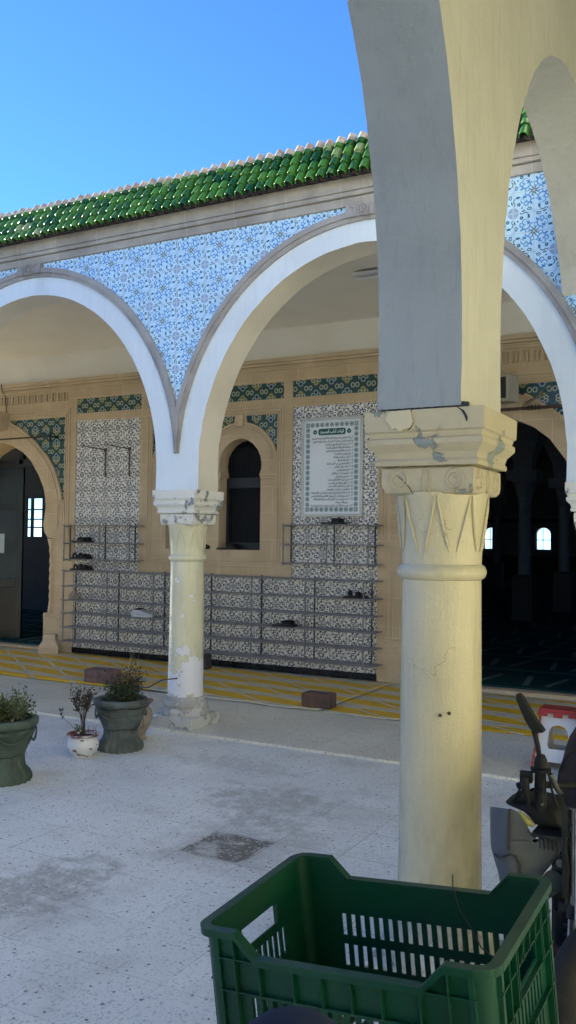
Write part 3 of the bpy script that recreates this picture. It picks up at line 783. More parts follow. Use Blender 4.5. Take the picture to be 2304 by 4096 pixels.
for (hw, z0_, z1_) in ((.045, 2.27, 2.52), (.022, 2.30, 2.46)):
    mo.tube([(kx - hw, YW - .003, z0_), (kx + hw, YW - .003, z0_), (kx + hw, YW - .003, z1_ - .03), (kx, YW - .003, z1_), (kx - hw, YW - .003, z1_ - .06), (kx - hw, YW - .003, z0_)], .006, 6)
# recessed strips on the right pilaster
mo.box(-3.560, -3.530, YW - .006, YW + .001, .45, 2.98); mo.box(-3.50, -3.488, YW - .010, YW + .001, .42, 1.45)
mo.box(-3.54, -3.43, YW - .008, YW + .001, .42, .435); mo.box(-3.54, -3.43, YW - .008, YW + .001, 1.70, 1.715); mo.box(-3.54, -3.43, YW - .009, YW + .001, 1.45, 1.465)
mo.build('carved_moulding', M['sand_plain'], mosque, bevel=.003)
# scrolled keystones over the doors
for c in DC:
    k = MB(); kc = c + .02
    prof = [(-.09, 3.17), (-.09, 2.97), (-.05, 2.93), (.05, 2.93), (.09, 2.97), (.09, 3.17)]
    k.holes([(kc + a, b) for a, b in prof], [], YW - .16, YW)
    for r in (.05, .03): k.tube([(kc + .093, YW - .10 + r * math.cos(t * PI / 8), 3.05 + r * math.sin(t * PI / 8)) for t in range(17)], .006, 6)
    k.build('keystone', M['sand_plain'], mosque, bevel=.015)
# windows: recess, grille, colonnette
for c in WC:
    w = MB(); o = win_open(c, 1.05); w.holes([(x, z) for x, z in o], [], YW + .20, YW + .21)
    wo_ = w.build('window', M['meshpane'], mosque)
    fr = MB(); fr.box(c - .30, c + .30, YW + .165, YW + .199, 2.10, 2.22); fr.box(c - .30, c + .30, YW + .165, YW + .199, 1.36, 1.46)
    for xx in (-.285, .245): fr.box(c + xx, c + xx + .04, YW + .165, YW + .199, 1.46, 2.10)
    fr.build('frame', M['dark'], wo_)
    tr = MB()
    for i in range(21): xx = c - .25 + i * .025; tr.box(xx - .0012, xx + .0012, YW + .17, YW + .173, 1.46, 2.60 - abs(xx - c) * .5)
    for i in range(44): zz = 1.47 + i * .0255; tr.box(c - .27, c + .27, YW + .1735, YW + .1755, zz - .0012, zz + .0012)
    tr.build('grille', M['dark'], wo_)
cl = MB(); cx_ = (WC[0] + WC[1]) / 2
cl.lathe([(.062, 1.44), (.066, 1.46), (.056, 1.48), (.052, 1.50), (.049, 1.95), (.055, 1.965), (.05, 1.98), (.06, 2.05), (.085, 2.13)], cx_, YW + .10, 20)
cl.square([(.095, 2.13), (.098, 2.20)], cx_, YW + .10); cl.square([(.085, 1.376), (.085, 1.44)], cx_, YW + .10)
cl.build('colonnette', M['sand_plain'], mosque, smooth=40)
# twisted colonnettes of the doors
for c in DC:
    for sg in (-1, 1):
        t = MB(); x, y = c + sg * .905, YW + .05
        vs = []; n = 16; zz = [.60 + .70 * i / 60 for i in range(61)]
        t.lathe([(.036, z) for z in zz], x, y, 16, wob=lambda a, z: 1 + .16 * math.sin(3 * a + z * 55 * sg))
        t.lathe([(.048, .515), (.055, .535), (.045, .555), (.050, .575), (.040, .60)], x, y, 16)
        t.lathe([(.038, 1.30), (.050, 1.315), (.042, 1.33), (.042, 1.36), (.062, 1.44), (.070, 1.475)], x, y, 16)
        t.build('twisted_colonnette', M['sand_plain'], mosque, smooth=50)
# door reveals and thresholds
for c in DC:
    s = MB(); s.box(c - .95, c + .95, YW - .035, YW + .40, -.02, .052); s.build('threshold', M['sand'], mosque, bevel=.006)
# plaster above the cornice + ceiling of the porch
pc = MB(); pc.box(-11, 2.4, YW - .012, YW + .02, 3.546, 4.0); pc.build('plaster_band', M['ceiling'], mosque)
ce = MB(); ce.box(-11, 2.4, YA + .27, YW + .2, 3.885, 4.0); struct(ce.build('porch_ceiling', M['ceiling']))
jag = MB(); pts = [(-9.172, 3.56), (-9.165, 3.50), (-9.175, 3.44), (-9.150, 3.39), (-9.155, 3.33), (-9.135, 3.25), (-9.128, 3.16)]
vs = []
for i, (a, b) in enumerate(pts): yy = YW - (.066 if b > 3.47 else .03 if b > 3.42 else .003); vs += [(a - .009, yy, b), (a + .009, yy, b)]
jag.add(vs, [(2 * i, 2 * i + 1, 2 * i + 3, 2 * i + 2) for i in range(len(pts) - 1)]); jag.build('crack', M['dark'], mosque)

# ------------------------------------------------------------------ prayer hall behind
hall = thing('prayer_hall', 'dim prayer hall seen through the arched doorways', 'building')
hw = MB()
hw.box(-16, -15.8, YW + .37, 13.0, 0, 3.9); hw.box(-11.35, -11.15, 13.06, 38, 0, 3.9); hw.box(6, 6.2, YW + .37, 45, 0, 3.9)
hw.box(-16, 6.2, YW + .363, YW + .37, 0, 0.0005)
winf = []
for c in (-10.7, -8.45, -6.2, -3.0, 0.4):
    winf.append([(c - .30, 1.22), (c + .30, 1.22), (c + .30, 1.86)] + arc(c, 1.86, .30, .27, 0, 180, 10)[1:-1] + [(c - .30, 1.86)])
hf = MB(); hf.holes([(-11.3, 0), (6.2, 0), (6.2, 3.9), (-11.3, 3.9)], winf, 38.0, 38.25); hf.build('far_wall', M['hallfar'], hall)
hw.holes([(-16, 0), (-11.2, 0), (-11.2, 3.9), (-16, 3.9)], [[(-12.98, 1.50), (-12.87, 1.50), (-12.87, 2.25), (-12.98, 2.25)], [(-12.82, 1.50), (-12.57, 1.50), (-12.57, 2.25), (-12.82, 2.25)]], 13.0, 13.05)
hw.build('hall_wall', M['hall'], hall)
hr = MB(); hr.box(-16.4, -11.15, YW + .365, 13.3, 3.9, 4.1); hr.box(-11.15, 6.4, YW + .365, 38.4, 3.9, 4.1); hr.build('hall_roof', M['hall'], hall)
for c in (-10.7, -8.45, -6.2, -3.0, .4):
    q = MB(); q.box(c - .012, c + .012, 37.94, 37.99, 1.22, 2.1); q.box(c - .30, c + .30, 37.95, 37.985, 1.60, 1.63); q.build('window_bar', M['dark'], hall)
hd = MB(); hd.box(-11.1, 6, 37.93, 37.99, 0, .95); hd.box(-11.1, 6, 37.9, 37.995, 2.35, 2.5); hd.build('dado', M['halldado'], hall)
mu = MB()
for zz in (1.68, 1.84, 2.03): mu.box(-12.99, -12.56, 12.97, 12.995, zz - .014, zz + .014)
mu.build('window_bars', M['dark'], hall)
ca_ = MB(); ca_.add([(-15.8, YW + .10, .056), (6, YW + .10, .056), (6, 38, .056), (-11.2, 38, .056), (-11.2, 13, .056), (-15.8, 13, .056)], [(0, 1, 2, 3, 4, 5)]); tag(ca_.build('prayer_carpet', M['carpet']), 'dark teal prayer carpet with rows of niches inside the hall', 'carpet')
def hall_column(x, y, lab):
    t = thing('hall_column', lab, 'column', (x, y, .056), 0, 'columns inside the dark hall')
    a = MB(); a.square([(.19, 0), (.19, .82), (.16, .84)], 0, 0); a.build('base', M['halldado'], t, bevel=.01)
    b = MB(); b.lathe([(.125, .84), (.12, 1.2), (.115, 2.2)], n=24); b.build('shaft', M['hallcol'], t, smooth=40)
    c = MB(); c.lathe([(.13, 2.2), (.14, 2.22), (.13, 2.24), (.16, 2.4), (.24, 2.6)], n=24)
    c.square([(.27, 2.6), (.28, 2.8)], 0, 0)
    c.square([(.16, 2.8), (.20, 3.1), (.35, 3.5), (.8, 3.85)], 0, 0); c.build('capital', M['hallcol'], t, smooth=35)
for x, y, l in ((-4.08, 16.8, 'hall column nearest the right doorway'), (-3.86, 19.3, 'hall column right of the nearest one, near the frame edge'), (-7.15, 26.0, 'slim far hall column in front of the bright arched window'), (-8.0, 16.8, 'hall column left of the doorway view'),
                (-12.0, 19.3, 'hall column deep behind the left doorway'), (-.3, 19.3, 'hall column right of the doorway view')):
    hall_column(x, y, l)

# door leaves at the left doorway
dl = thing('door', 'dark green glazed door standing open in the left doorway', 'door', (-10.14, 9.15, .06))
a = MB(); W_ = .80; T = Matrix.Rotation(R(12), 4, 'Z')
for (x0_, x1_, z0_, z1_) in ((0, .09, 0, 2.42), (W_ - .09, W_, 0, 2.42), (.09, W_ - .09, 0, .10), (.09, W_ - .09, .72, .84), (.09, W_ - .09, 1.80, 1.90), (.09, W_ - .09, 2.32, 2.42)):
    a.box(x0_, x1_, -.025, .025, z0_, z1_, T)
a.build('frame', M['doordark'], dl, bevel=.004)
a = MB(); a.box(.09, W_ - .09, -.012, .012, .10, .72, T); a.build('lower_panel', M['dark'], dl)
a = MB(); a.box(.09, W_ - .09, -.006, .006, .84, 1.80, T); a.box(.09, W_ - .09, -.006, .006, 1.90, 2.32, T); a.build('glass_pane', M['darkglass'], dl)
nt_ = MB(); nt_.box(.24, .50, -.010, -.008, 1.20, 1.475, T); tag(nt_.build('notice', M['paper']), 'pale printed notice taped to the dark door glass', 'notice').location = (-10.14, 9.15, .06)
fr = thing('door_frame', 'dark painted frame lining the left doorway behind the stone arch', 'door frame', (-9.2, 9.12, .05))
a = MB(); a.box(-.86, -.79, -.03, .03, 0, 2.5); a.box(-.035, .035, -.03, .03, 2.46, 2.7); a.box(-.79, .79, -.03, .03, 2.44, 2.52)
a.build('frame', M['dark'], fr)

# ------------------------------------------------------------------ sign with the rules
sg = thing('rules_sign', 'framed green and white Arabic rules board on the patterned tile wall', 'sign', (-4.22, YW + .009, 1.755))
SW, SH = .745, 1.09
a = MB(); w = .032
a.box(-SW / 2, SW / 2, -.028, -.004, 0, w); a.box(-SW / 2, SW / 2, -.028, -.004, SH - w, SH)
a.box(-SW / 2, -SW / 2 + w, -.028, -.004, w, SH - w); a.box(SW / 2 - w, SW / 2, -.028, -.004, w, SH - w)
a.build('frame', M['signframe'], sg, bevel=.005)
a = MB(); a.box(-SW / 2 + w - .004, SW / 2 - w + .004, -.016, -.002, w - .004, SH - w + .004); bo = a.build('board', M['sign'], sg)
pr = MB(); iw, ih = SW / 2 - w - .022, SH - w - .022
bz0, bz1 = w + .022, ih; bw = .052
def cross(cx, cz, s, y=-.0172):
    for k in (1, -1):
        d = .24 * s; q = [(cx - s + d, cz - k * s), (cx - s, cz - k * (s - d)), (cx + s - d, cz + k * s), (cx + s, cz + k * (s - d))]
        pr.add([(p[0], y - .0001 * k, p[1]) for p in q], [(0, 1, 2, 3)])
def cell(cx, cz, s):
    cross(cx, cz, s * .9)
    for (dx, dz) in ((1, 0), (-1, 0), (0, 1), (0, -1)):
        q = [(cx + dx * s * .95 + dz * s * .4, cz + dz * s * .95 + dx * s * .4), (cx + dx * s * .45, cz + dz * s * .45), (cx + dx * s * .95 - dz * s * .4, cz + dz * s * .95 - dx * s * .4)]
        pr.add([(p[0], -.0175, p[1]) for p in q], [(0, 1, 2)])
nxc = 9; sx = (2 * iw - 2 * bw) / nxc / 2
for i in range(nxc):
    xx = -iw + bw + sx * (2 * i + 1)
    cell(xx, bz0 + bw / 2, min(sx, bw / 2) * .95); cell(xx, bz1 - bw / 2, min(sx, bw / 2) * .95)
nzc = 15; sz = (bz1 - bz0 - 2 * bw) / nzc / 2
for i in range(nzc):
    zz = bz0 + bw + sz * (2 * i + 1)
    cell(-iw + bw / 2, zz, min(sz, bw / 2) * .95); cell(iw - bw / 2, zz, min(sz, bw / 2) * .95)
for cx in (-iw + bw / 2, iw - bw / 2):
    for cz in (bz0 + bw / 2, bz1 - bw / 2):
        for dx in (-.25, .25):
            for dz in (-.25, .25): cell(cx + dx * bw * .98, cz + dz * bw * .98, bw * .24)
pr.build('border_pattern', M['signgreen'], bo)
tb = MB(); tz = bz1 - bw - .052; hw_, hh = .165, .036
pill = [(hw_ - .02 + .02 * math.cos(R(a)), (hh - .02 + .02 * math.sin(R(a)))) for a in (0, 45, 90)] + [(-hw_ + .02 + .02 * math.cos(R(a)), (hh - .02 + .02 * math.sin(R(a)))) for a in (90, 135, 180)] + \
       [(-hw_ + .02 + .02 * math.cos(R(a)), (-hh + .02 + .02 * math.sin(R(a)))) for a in (180, 225, 270)] + [(hw_ - .02 + .02 * math.cos(R(a)), (-hh + .02 + .02 * math.sin(R(a)))) for a in (270, 315, 360)]
tb.holes([(a, tz + b) for a, b in pill], [], -.0180, -.0165)
for s_ in (-1, 1):
    cx = s_ * .205
    tb.holes([(cx + .024 * math.cos(R(k * 15)) * (1 + .1 * (k % 2)), tz + .024 * math.sin(R(k * 15)) * (1 + .1 * (k % 2))) for k in range(24)], [[(cx + .007 * math.cos(R(k * 45)), tz + .007 * math.sin(R(k * 45))) for k in range(8)]], -.0180, -.0165)
tb.build('title_plate', M['signgreen'], bo)
# Arabic: letters to their joined forms, laid out right to left
AR = {'ا': (0xFE8D, 2), 'آ': (0xFE81, 2), 'أ': (0xFE83, 2), 'إ': (0xFE87, 2), 'ؤ': (0xFE85, 2), 'ئ': (0xFE89, 4), 'ب': (0xFE8F, 4), 'ة': (0xFE93, 2), 'ت': (0xFE95, 4), 'ث': (0xFE99, 4), 'ج': (0xFE9D, 4), 'ح': (0xFEA1, 4), 'خ': (0xFEA5, 4),
      'د': (0xFEA9, 2), 'ذ': (0xFEAB, 2), 'ر': (0xFEAD, 2), 'ز': (0xFEAF, 2), 'س': (0xFEB1, 4), 'ش': (0xFEB5, 4), 'ص': (0xFEB9, 4), 'ض': (0xFEBD, 4), 'ط': (0xFEC1, 4), 'ظ': (0xFEC5, 4), 'ع': (0xFEC9, 4), 'غ': (0xFECD, 4), 'ف': (0xFED1, 4),
      'ق': (0xFED5, 4), 'ك': (0xFED9, 4), 'ل': (0xFEDD, 4), 'م': (0xFEE1, 4), 'ن': (0xFEE5, 4), 'ه': (0xFEE9, 4), 'و': (0xFEED, 2), 'ى': (0xFEEF, 2), 'ي': (0xFEF1, 4), '\u0001': (0xFEFB, 2)}
def shape(s):
    s = s.replace('لا', '\u0001'); out = []
    for i, ch in enumerate(s):
        if ch not in AR: out.append(ch); continue
        base, nf = AR[ch]; pv = i > 0 and s[i - 1] in AR and AR[s[i - 1]][1] == 4; nx = i + 1 < len(s) and s[i + 1] in AR and nf == 4
        k = (3 if nx else 1) if pv else (2 if nx else 0); out.append(chr(base + k))
    res = []; num = ''
    for ch in out:
        if ch.isdigit(): num += ch
        else:
            if num: res.append(num); num = ''
            res.append(ch)
    if num: res.append(num)
    return ''.join(reversed(res))
def text(s, x, z, size, acc, y=-.0185, bold=.0, right=True, width=None):
    c = bpy.data.curves.new('lettering', 'FONT'); c.body = shape(s); c.size = size; c.align_x = 'RIGHT' if right else 'CENTER'; c.offset = bold; c.resolution_u = 3
    o = bpy.data.objects.new('lettering', c); COL.objects.link(o)
    bpy.context.view_layer.update(); me = bpy.data.meshes.new_from_object(o); w0 = o.dimensions[0]; k = width / w0 if width and w0 > 1e-4 else 1
    acc.add([(x + v.co.x * k, y, z + v.co.y) for v in me.vertices], [tuple(p.vertices) for p in me.polygons])
    bpy.data.objects.remove(o); bpy.data.curves.remove(c); bpy.data.meshes.remove(me)
text('قواعد آداب المسجد', 0, tz - .014, .052, (ttl := MB()), y=-.0187, bold=.0012, right=False, width=.29)
ttl.build('title_lettering', M['sign'], bo, fix=False); ink = MB()
lines = [('أخي المسلم المصلي نحمد زيارتك لله وهدانا الله إلى الصراط المستقيم', .50), ('إن للمسجد آداب وحرمات فلا تتعد على حرمات قواعد التهاون', .49),
         ('1 - لا تنس دعاء الدخول والخروج من المسجد', .33), ('2 - من فضلك أغلق الهاتف الجوال في المسجد', .32), ('3 - سلم عند دخولك المسجد بصوت منخفض', .32),
         ('4 - صلي ركعتين تحية المسجد', .22), ('5 - لا تتسرع في المسجد والصلاة', .23), ('6 - لا تكثر فيه الحركة', .18), ('7 - لا تتكلم فيه بشيء من أحاديث الدنيا', .31),
         ('8 - لا تتخط رقاب الناس', .22), ('9 - لا تشغل رفاق المصلين', .19), ('10 - لا تضيق على أحد في المكان', .25), ('11 - لا تمر بين يدي المصلي', .20),
         ('12 - احرص على نظافة المكان ومحيطه', .30), ('13 - لا ترفع صوتك في المسجد', .29), ('14 - أكثر من ذكر الله ولا تلتفت منه', .29), ('15 - نزه المسجد عن الصخب والضوضاء', .31),
         ('16 - كن عند أداء الدخول والخروج من المسجد خاشعا على طمأنينة وسكينة', .50), ('17 - احرص في المسجد على وضع حذائك في مكانه المخصص', .50), ('18 - لا تتحدث في المسجد ولا الجدال في المسجد في المسائل الخلافية', .47), ('وسيلة مزعجة', .14), ('19 - احرص رحمك الله على عدم السير في المسجد خاصة يوم الجمعة', .50)]
zz = tz - .075; dz = (zz - (bz0 + bw + .012)) / (len(lines) - 1)
for i, (s_, wd) in enumerate(lines):
    text(s_, iw - bw - .012 - (.06 if i == 20 else 0), zz - dz * i - .004, .029, ink, bold=.0009, width=wd)
ink.build('lettering', M['ink'], bo, fix=False)

# ------------------------------------------------------------------ shoe racks
def rack(name, label, x0, x1, zs, posts, yb=8.715, yf=8.49, nb=4):
    t = thing(name, label, 'shoe rack', ((x0 + x1) / 2, YW, 0), 0, 'steel shoe racks on the tiled wall'); cx = (x0 + x1) / 2
    for z in zs:
        s = MB()
        for k in range(nb):
            y = yf + (yb - yf) * k / (nb - 1) - YW
            s.box(x0 - cx - .02, x1 - cx + .02, y - .011, y + .011, z - .012, z)
        s.build('shelf', M['rack'], t)
    for x in posts:
        for y in (yf, yb):
            s = MB(); s.box(x - cx - .006, x - cx + .006, y - YW - .006, y - YW + .006, min(zs) - .03, max(zs) + (.012)); s.build('post', M['rack'] if y == yf else M['dark'], t)
    for x in (posts[0], posts[-1]):
        for z in zs: s = MB(); s.box(x - cx - .006, x - cx + .006, yf - YW, .01, z - .022, z - .013); s.build('bracket', M['rack'], t)
    return t
rack('shoe_rack', 'small steel shoe rack with three pairs on the left tile panel', -7.93, -6.77, (1.652, 1.432, 1.224), (-7.93, -7.35, -6.88), yf=8.60)
rack('shoe_rack', 'small steel shoe rack under the framed rules sign', -4.70, -3.62, (1.668, 1.458, 1.252), (-4.70, -4.17, -3.69), yf=8.53)
rack('shoe_rack', 'long six-shelf steel shoe rack along the bottom of the tiled wall', -7.84, -3.62, (1.082, .893, .715, .550, .377, .205), (-7.82, -7.12, -6.42, -5.75, -5.07, -4.40, -3.72))

# ------------------------------------------------------------------ shoes
def sandal(kind):
    t = thing('sandal', '', 'sandal'); L = .26
    out = [(-.13, 0), (-.125, .03), (-.09, .038), (-.02, .032), (.05, .042), (.10, .042), (.13, .02), (.132, -.005), (.11, -.035), (.05, -.04), (-.02, -.032), (-.09, -.036), (-.125, -.028)]
    a = MB(); a.holes(out, [], 0, .022, axis='z'); a.build('sole', M['blacklace'], t, bevel=.006)
    b = MB()
    for (x0, w, h) in ((.035, .045, .055),) if kind == 'slide' else ((.02, .02, .055), (.07, .02, .045), (-.06, .014, .065)):
        n = 8; vs = []
        for k in range(n + 1):
            th = PI * k / n
            for xx in (x0 - w, x0 + w): vs.append((xx, -.044 * math.cos(th), .012 + h * math.sin(th)))
        b.add(vs, [(2 * k, 2 * k + 1, 2 * k + 3, 2 * k + 2) for k in range(n)])
    o = b.build('strap', M['blacklace'] if kind != 'brown' else M['shoedark'], t, smooth=60)
    s = o.modifiers.new('t', 'SOLIDIFY'); s.thickness = .005
    return t
def place_pair(kind, x, y, z, rz, label, gap=.10, spread=0):
    base = sandal(kind)
    for k in (0, 1):
        o = base if k == 0 else copy_tree(base)
        o.location = (x + k * gap * math.cos(rz - PI / 2) * 1.0, y + k * gap * math.sin(rz - PI / 2), z); o.rotation_euler = (0, 0, rz + (.12 if k else -.08))
        o['label'] = label; o['group'] = label.split(' of the ')[-1] if ' of the ' in label else 'pair: ' + label[:30]
    return base
place_pair('slide', -7.66, 8.69, 1.434, .0, 'black sandal of the pair on the middle shelf of the left small rack')
place_pair('strap', -7.68, 8.70, 1.226, .05, 'black sandal of the pair on the bottom shelf of the left small rack')
place_pair('brown', -7.64, 8.67, 1.084, .1, 'dark strappy sandal of the pair at the left end of the long rack')
place_pair('slide', -4.13, 8.67, 1.670, .1, 'black sandal of the pair right under the rules sign')
place_pair('strap', -3.86, 8.62, .895, .3, 'black sandal of the pair at the right end of the long rack')
place_pair('slide', -4.70, 8.63, .552, .15, 'black sandal of the pair on a low shelf right of the far column')
place_pair('slide', -5.90, 8.84, 1.377, .2, 'dark sandal of the pair on the sill left of the window colonnette', gap=.09)
place_pair('slide', -5.58, 8.84, 1.377, .2, 'dark sandal of the pair on the sill right of the window colonnette', gap=.09)
# white dots on the first pair, white trim on the low pair
def sneaker():
    t = thing('sneaker', '', 'shoe')
    sec = [(-.14, .030, .010, .050), (-.125, .036, .0, .085), (-.07, .038, .0, .092), (-.02, .038, 0, .085), (.04, .042, 0, .062), (.09, .042, 0, .048), (.125, .033, 0, .040), (.142, .015, .006, .028)]
    a = MB(); vs = []; n = 12
    for (x, w, zb, zt) in sec:
        for k in range(n):
            th = 2 * PI * k / n; c, s = math.cos(th), math.sin(th)
            vs.append((x, w * (abs(c) ** .7) * (1 if c > 0 else -1), (zb + zt) / 2 + (zt - zb) / 2 * (abs(s) ** .7) * (1 if s > 0 else -1)))
    m = len(sec); a.add(vs, [(i * n + k, i * n + (k + 1) % n, (i + 1) * n + (k + 1) % n, (i + 1) * n + k) for i in range(m - 1) for k in range(n)] + [tuple(range(n)), tuple((m - 1) * n + k for k in range(n))])
    a.build('upper', M['shoewhite'], t, smooth=60)
    b = MB(); out = [(-.145, 0), (-.13, .036), (-.02, .038), (.06, .044), (.12, .034), (.148, 0), (.12, -.034), (.06, -.044), (-.02, -.038), (-.13, -.036)]
    b.holes(out, [], -.002, .018, axis='z'); b.build('sole', M['stoolwhite'], t, bevel=.005)
    c = MB(); c.box(-.10, -.02, -.030, .030, .080, .094); c.build('opening', M['blacklace'], t, bevel=.008)
    return t
sn = sneaker()
for k in (0, 1):
    o = sn if k == 0 else copy_tree(sn)
    o.location = (-6.66 + .05 * k - .05, 8.70 - .105 * k, .552); o.rotation_euler = (0, 0, .1)
    o['label'] = 'pale grey sneaker of the white pair on a shelf left of the far column'; o['group'] = 'pale sneakers'
pb = MB(); ico = []
pb.lathe([(.02, 0), (.07, .004), (.06, .05), (.035, .085), (.01, .11)], n=9, wob=lambda a, z: 1 + .25 * math.sin(3 * a + z * 40))
o = pb.build('crumpled_bag', M['amphora']); o.location = (-7.76, 8.62, .717); tag(o, 'crumpled brown paper bag at the left end of the third shelf', 'bag')

# ------------------------------------------------------------------ wall fittings
for i, (xa, xb) in enumerate(((-7.650, -7.376), (-7.258, -6.995))):
    b = MB(); b.tube([(xb, 8.735, 2.26), (xb, 8.72, 2.27), (xb, 8.715, 2.60), (xa, 8.60, 2.655)], .008, 6); b.lathe([(.016, -.02), (.018, .02)], xb, 8.715, 8, 2.60)
    o = b.build('iron_bracket', M['rust'])
    tag(o, ('left' if i == 0 else 'right') + ' of two rusty iron brackets on the left tile panel', 'bracket', 'rusty wall brackets')
b = MB(); b.tube([(-10.4, 8.62, 2.78), (-9.2, 8.60, 2.795), (-8.30, 8.60, 2.80)], .011, 8); ro_ = b.build('curtain_rod', M['rust']); tag(ro_, 'thin rusty rod across the left doorway arch', 'rod')
b = MB(); b.lathe([(.02, -.04), (.028, 0), (.02, .04)], 0, 0, 8)
b2 = MB(); b2.tube([(-8.31, 8.60, 2.80), (-8.24, 8.60, 2.80), (-8.20, 8.66, 2.80), (-8.20, 8.74, 2.80)], .012, 6); b2.tube([(-8.22, 8.62, 2.74), (-8.20, 8.60, 2.86)], .014, 6); b2.tube([(-8.27, 8.60, 2.82), (-8.31, 8.59, 2.85)], .016, 6)
b2.build('rod_bracket', M['dark'], ro_)
b = MB(); b.tube([(-3.5, 8.60, 2.79), (-1.2, 8.60, 2.80)], .016, 8); ro2 = b.build('curtain_rod', M['rust']); tag(ro2, 'brown pipe rod across the right doorway arch beneath the speaker', 'rod')
b = MB()
for x in (-2.06, -2.04, -2.02, -1.99, -1.96): b.tube([(x, 8.60, 2.775), (x, 8.575, 2.80), (x, 8.60, 2.825), (x, 8.625, 2.80), (x, 8.60, 2.775)], .005, 5)
b.build('curtain_rings', M['dark'], ro2)
spk = thing('loudspeaker', 'cream box loudspeaker high beside the right doorway arch', 'speaker', (-2.23, 8.40, 2.83), R(-18))
b = MB(); b.box(-.09, .09, -.10, .10, 0, .26); b.build('cabinet', M['speaker'], spk, bevel=.012)
b = MB(); b.box(-.070, .070, -.106, -.100, .03, .23); b.build('speaker_grille', M['dark'], spk)
b = MB(); b.tube([(0, .10, .13), (0, .32, .13)], .015, 6); b.build('mount', M['dark'], spk)
b = MB(); b.tube([(-2.12, 8.70, 2.86), (-2.0, 8.72, 2.93), (-1.88, 8.72, 3.0), (-1.8, 8.72, 3.06), (-1.5, 8.72, 3.09)], .004, 5); b.tube([(-2.14, 8.70, 2.83), (-1.98, 8.72, 2.92), (-1.93, 8.72, 2.93)], .003, 5)
tag(b.build('speaker_cable', M['dark']), 'thin black cable hanging from the loudspeaker over the arch', 'cable')
lf = thing('ceiling_light', 'small tube light fixture under the right bay ceiling', 'ceiling light', (-2.95, 7.15, 3.79), R(0))
b = MB(); b.box(-.30, .30, -.05, .05, .05, .075); b.build('tray', M['stoolwhite'], lf); b = MB(); b.tube([(-.28, 0, .03), (.28, 0, .03)], .012, 8); b.build('tube', M['stoolwhite'], lf)
for x in (-.2, .2): b = MB(); b.tube([(x, 0, .075), (x, 0, .10)], .005, 5); b.build('hanger', M['dark'], lf)
# stone block by the left jamb
b = MB(); b.square([(.125, 0), (.13, .08), (.105, .13), (.082, .17), (.085, .22), (.07, .245)], 0, 0, .9)
o = b.build('stone_block', M['sand_plain'], bevel=.02); o.location = (-8.03, 8.50, FLOORTOP + .006); o.rotation_euler = (0, 0, .5)
tag(o, 'small carved stone stub at the foot of the left doorway jamb', 'stone block')
# clay blocks holding down the mat
def brick_obj(loc, rz, size, mat, label):
    b = MB(); L, W, H = size; b.box(-L / 2, L / 2, -W / 2, W / 2, 0, H); o = b.build('clay_block', mat, bevel=.012); o.location = loc; o.rotation_euler = (0, 0, rz)
    return tag(o, label, 'brick', 'clay blocks weighing down the mat')
brick_obj((-5.98, 7.09, FLOORTOP + .010), .05, (.33, .20, .135), M['brick_pink'], 'rounded pinkish clay block on the mat behind the potted plants')
brick_obj((-3.52, 7.08, FLOORTOP + .010), .02, (.27, .17, .125), M['brick'], 'dark red clay block on the mat between the two columns')
b = MB(); b.box(-.12, -.03, -.03, .10, 0, .17); o = b.build('stone_chunk', M['roofclay'], bevel=.02); o.location = (-5.55, 8.40, FLOORTOP + .01)
tag(o, 'dark block leaning at the wall just right of the far column', 'block')

# ------------------------------------------------------------------ pots and plants
def leaves(mb, pts, n, size, spread, up=.3):
    for _ in range(n):
        p = Vector(random.choice(pts)) + Vector([random.gauss(0, spread) for _ in range(3)])
        d = Vector((random.gauss(0, 1), random.gauss(0, 1), random.gauss(up, .6))).normalized(); a = d.orthogonal().normalized()
        a.rotate(Matrix.Rotation(random.uniform(0, 6.28), 3, d)); s = size * random.uniform(.6, 1.3)
        mb.add([p, p + d * s * .5 + a * s * .24, p + d * s, p + d * s * .5 - a * s * .24], [(0, 1, 2, 3)])
def urn(name, label, loc, k, matl, seed, hgt=1.0):
    t = thing(name, label, 'plant pot', loc, seed, 'large green cement urns')
    pf = [(.150, 0), (.155, .02), (.150, .045), (.128, .075), (.116, .095), (.113, .10), (.113, .145), (.120, .155), (.128, .17), (.150, .215), (.168, .265), (.172, .285), (.170, .30), (.185, .31), (.190, .325), (.186, .342), (.175, .35), (.155, .348), (.15, .33), (.145, .31)]
    b = MB(); b.lathe([(r * k, z * k) for r, z in pf], n=120, wob=lambda a, z: 1 + (.035 * math.cos(20 * a) if .09 * k < z < .15 * k or z < .05 * k else .022 * math.sin(6 * a + 5 * z)) + .014 * math.sin(17 * a + 60 * z))
    # garlands
    for q in range(6):
        a0 = q * PI / 3; pts = []
        for i in range(9):
            u = i / 8; a = a0 + u * PI / 3; z = .275 - .05 * math.sin(PI * u); rr = .152 + (z - .215) * .4 + .012
            pts.append((rr * k * math.cos(a), rr * k * math.sin(a), z * k))
        b.tube(pts, [.003 * k, .005 * k, .006 * k, .008 * k, .0085 * k, .008 * k, .006 * k, .005 * k, .003 * k], 6)
    b.build('pot', matl, t, smooth=50)
    s = MB(); s.lathe([(.151 * k, .325 * k), (.08 * k, .335 * k), (.01, .338 * k)], n=24); s.build('soil', M['soil'], t)
    w = MB()
    for z in (.298, .150):
        w.tube([((.176 if z > .2 else .122) * k * math.cos(i * PI / 16), (.176 if z > .2 else .122) * k * math.sin(i * PI / 16), (z + .004 * math.sin(i)) * k) for i in range(33)], .0025, 5)
    w.build('wire', M['dark'], t)
    return t
u1 = urn('urn', 'mossy green cement urn with dry plants next to the far column', (-4.075, 5.035, 0), 1.03, M['greypot'], .3)
u2 = urn('urn', 'mossy green cement urn cut off by the left edge of the photo', (-4.165, 4.02, 0), 1.10, M['greenpot'], 1.1)
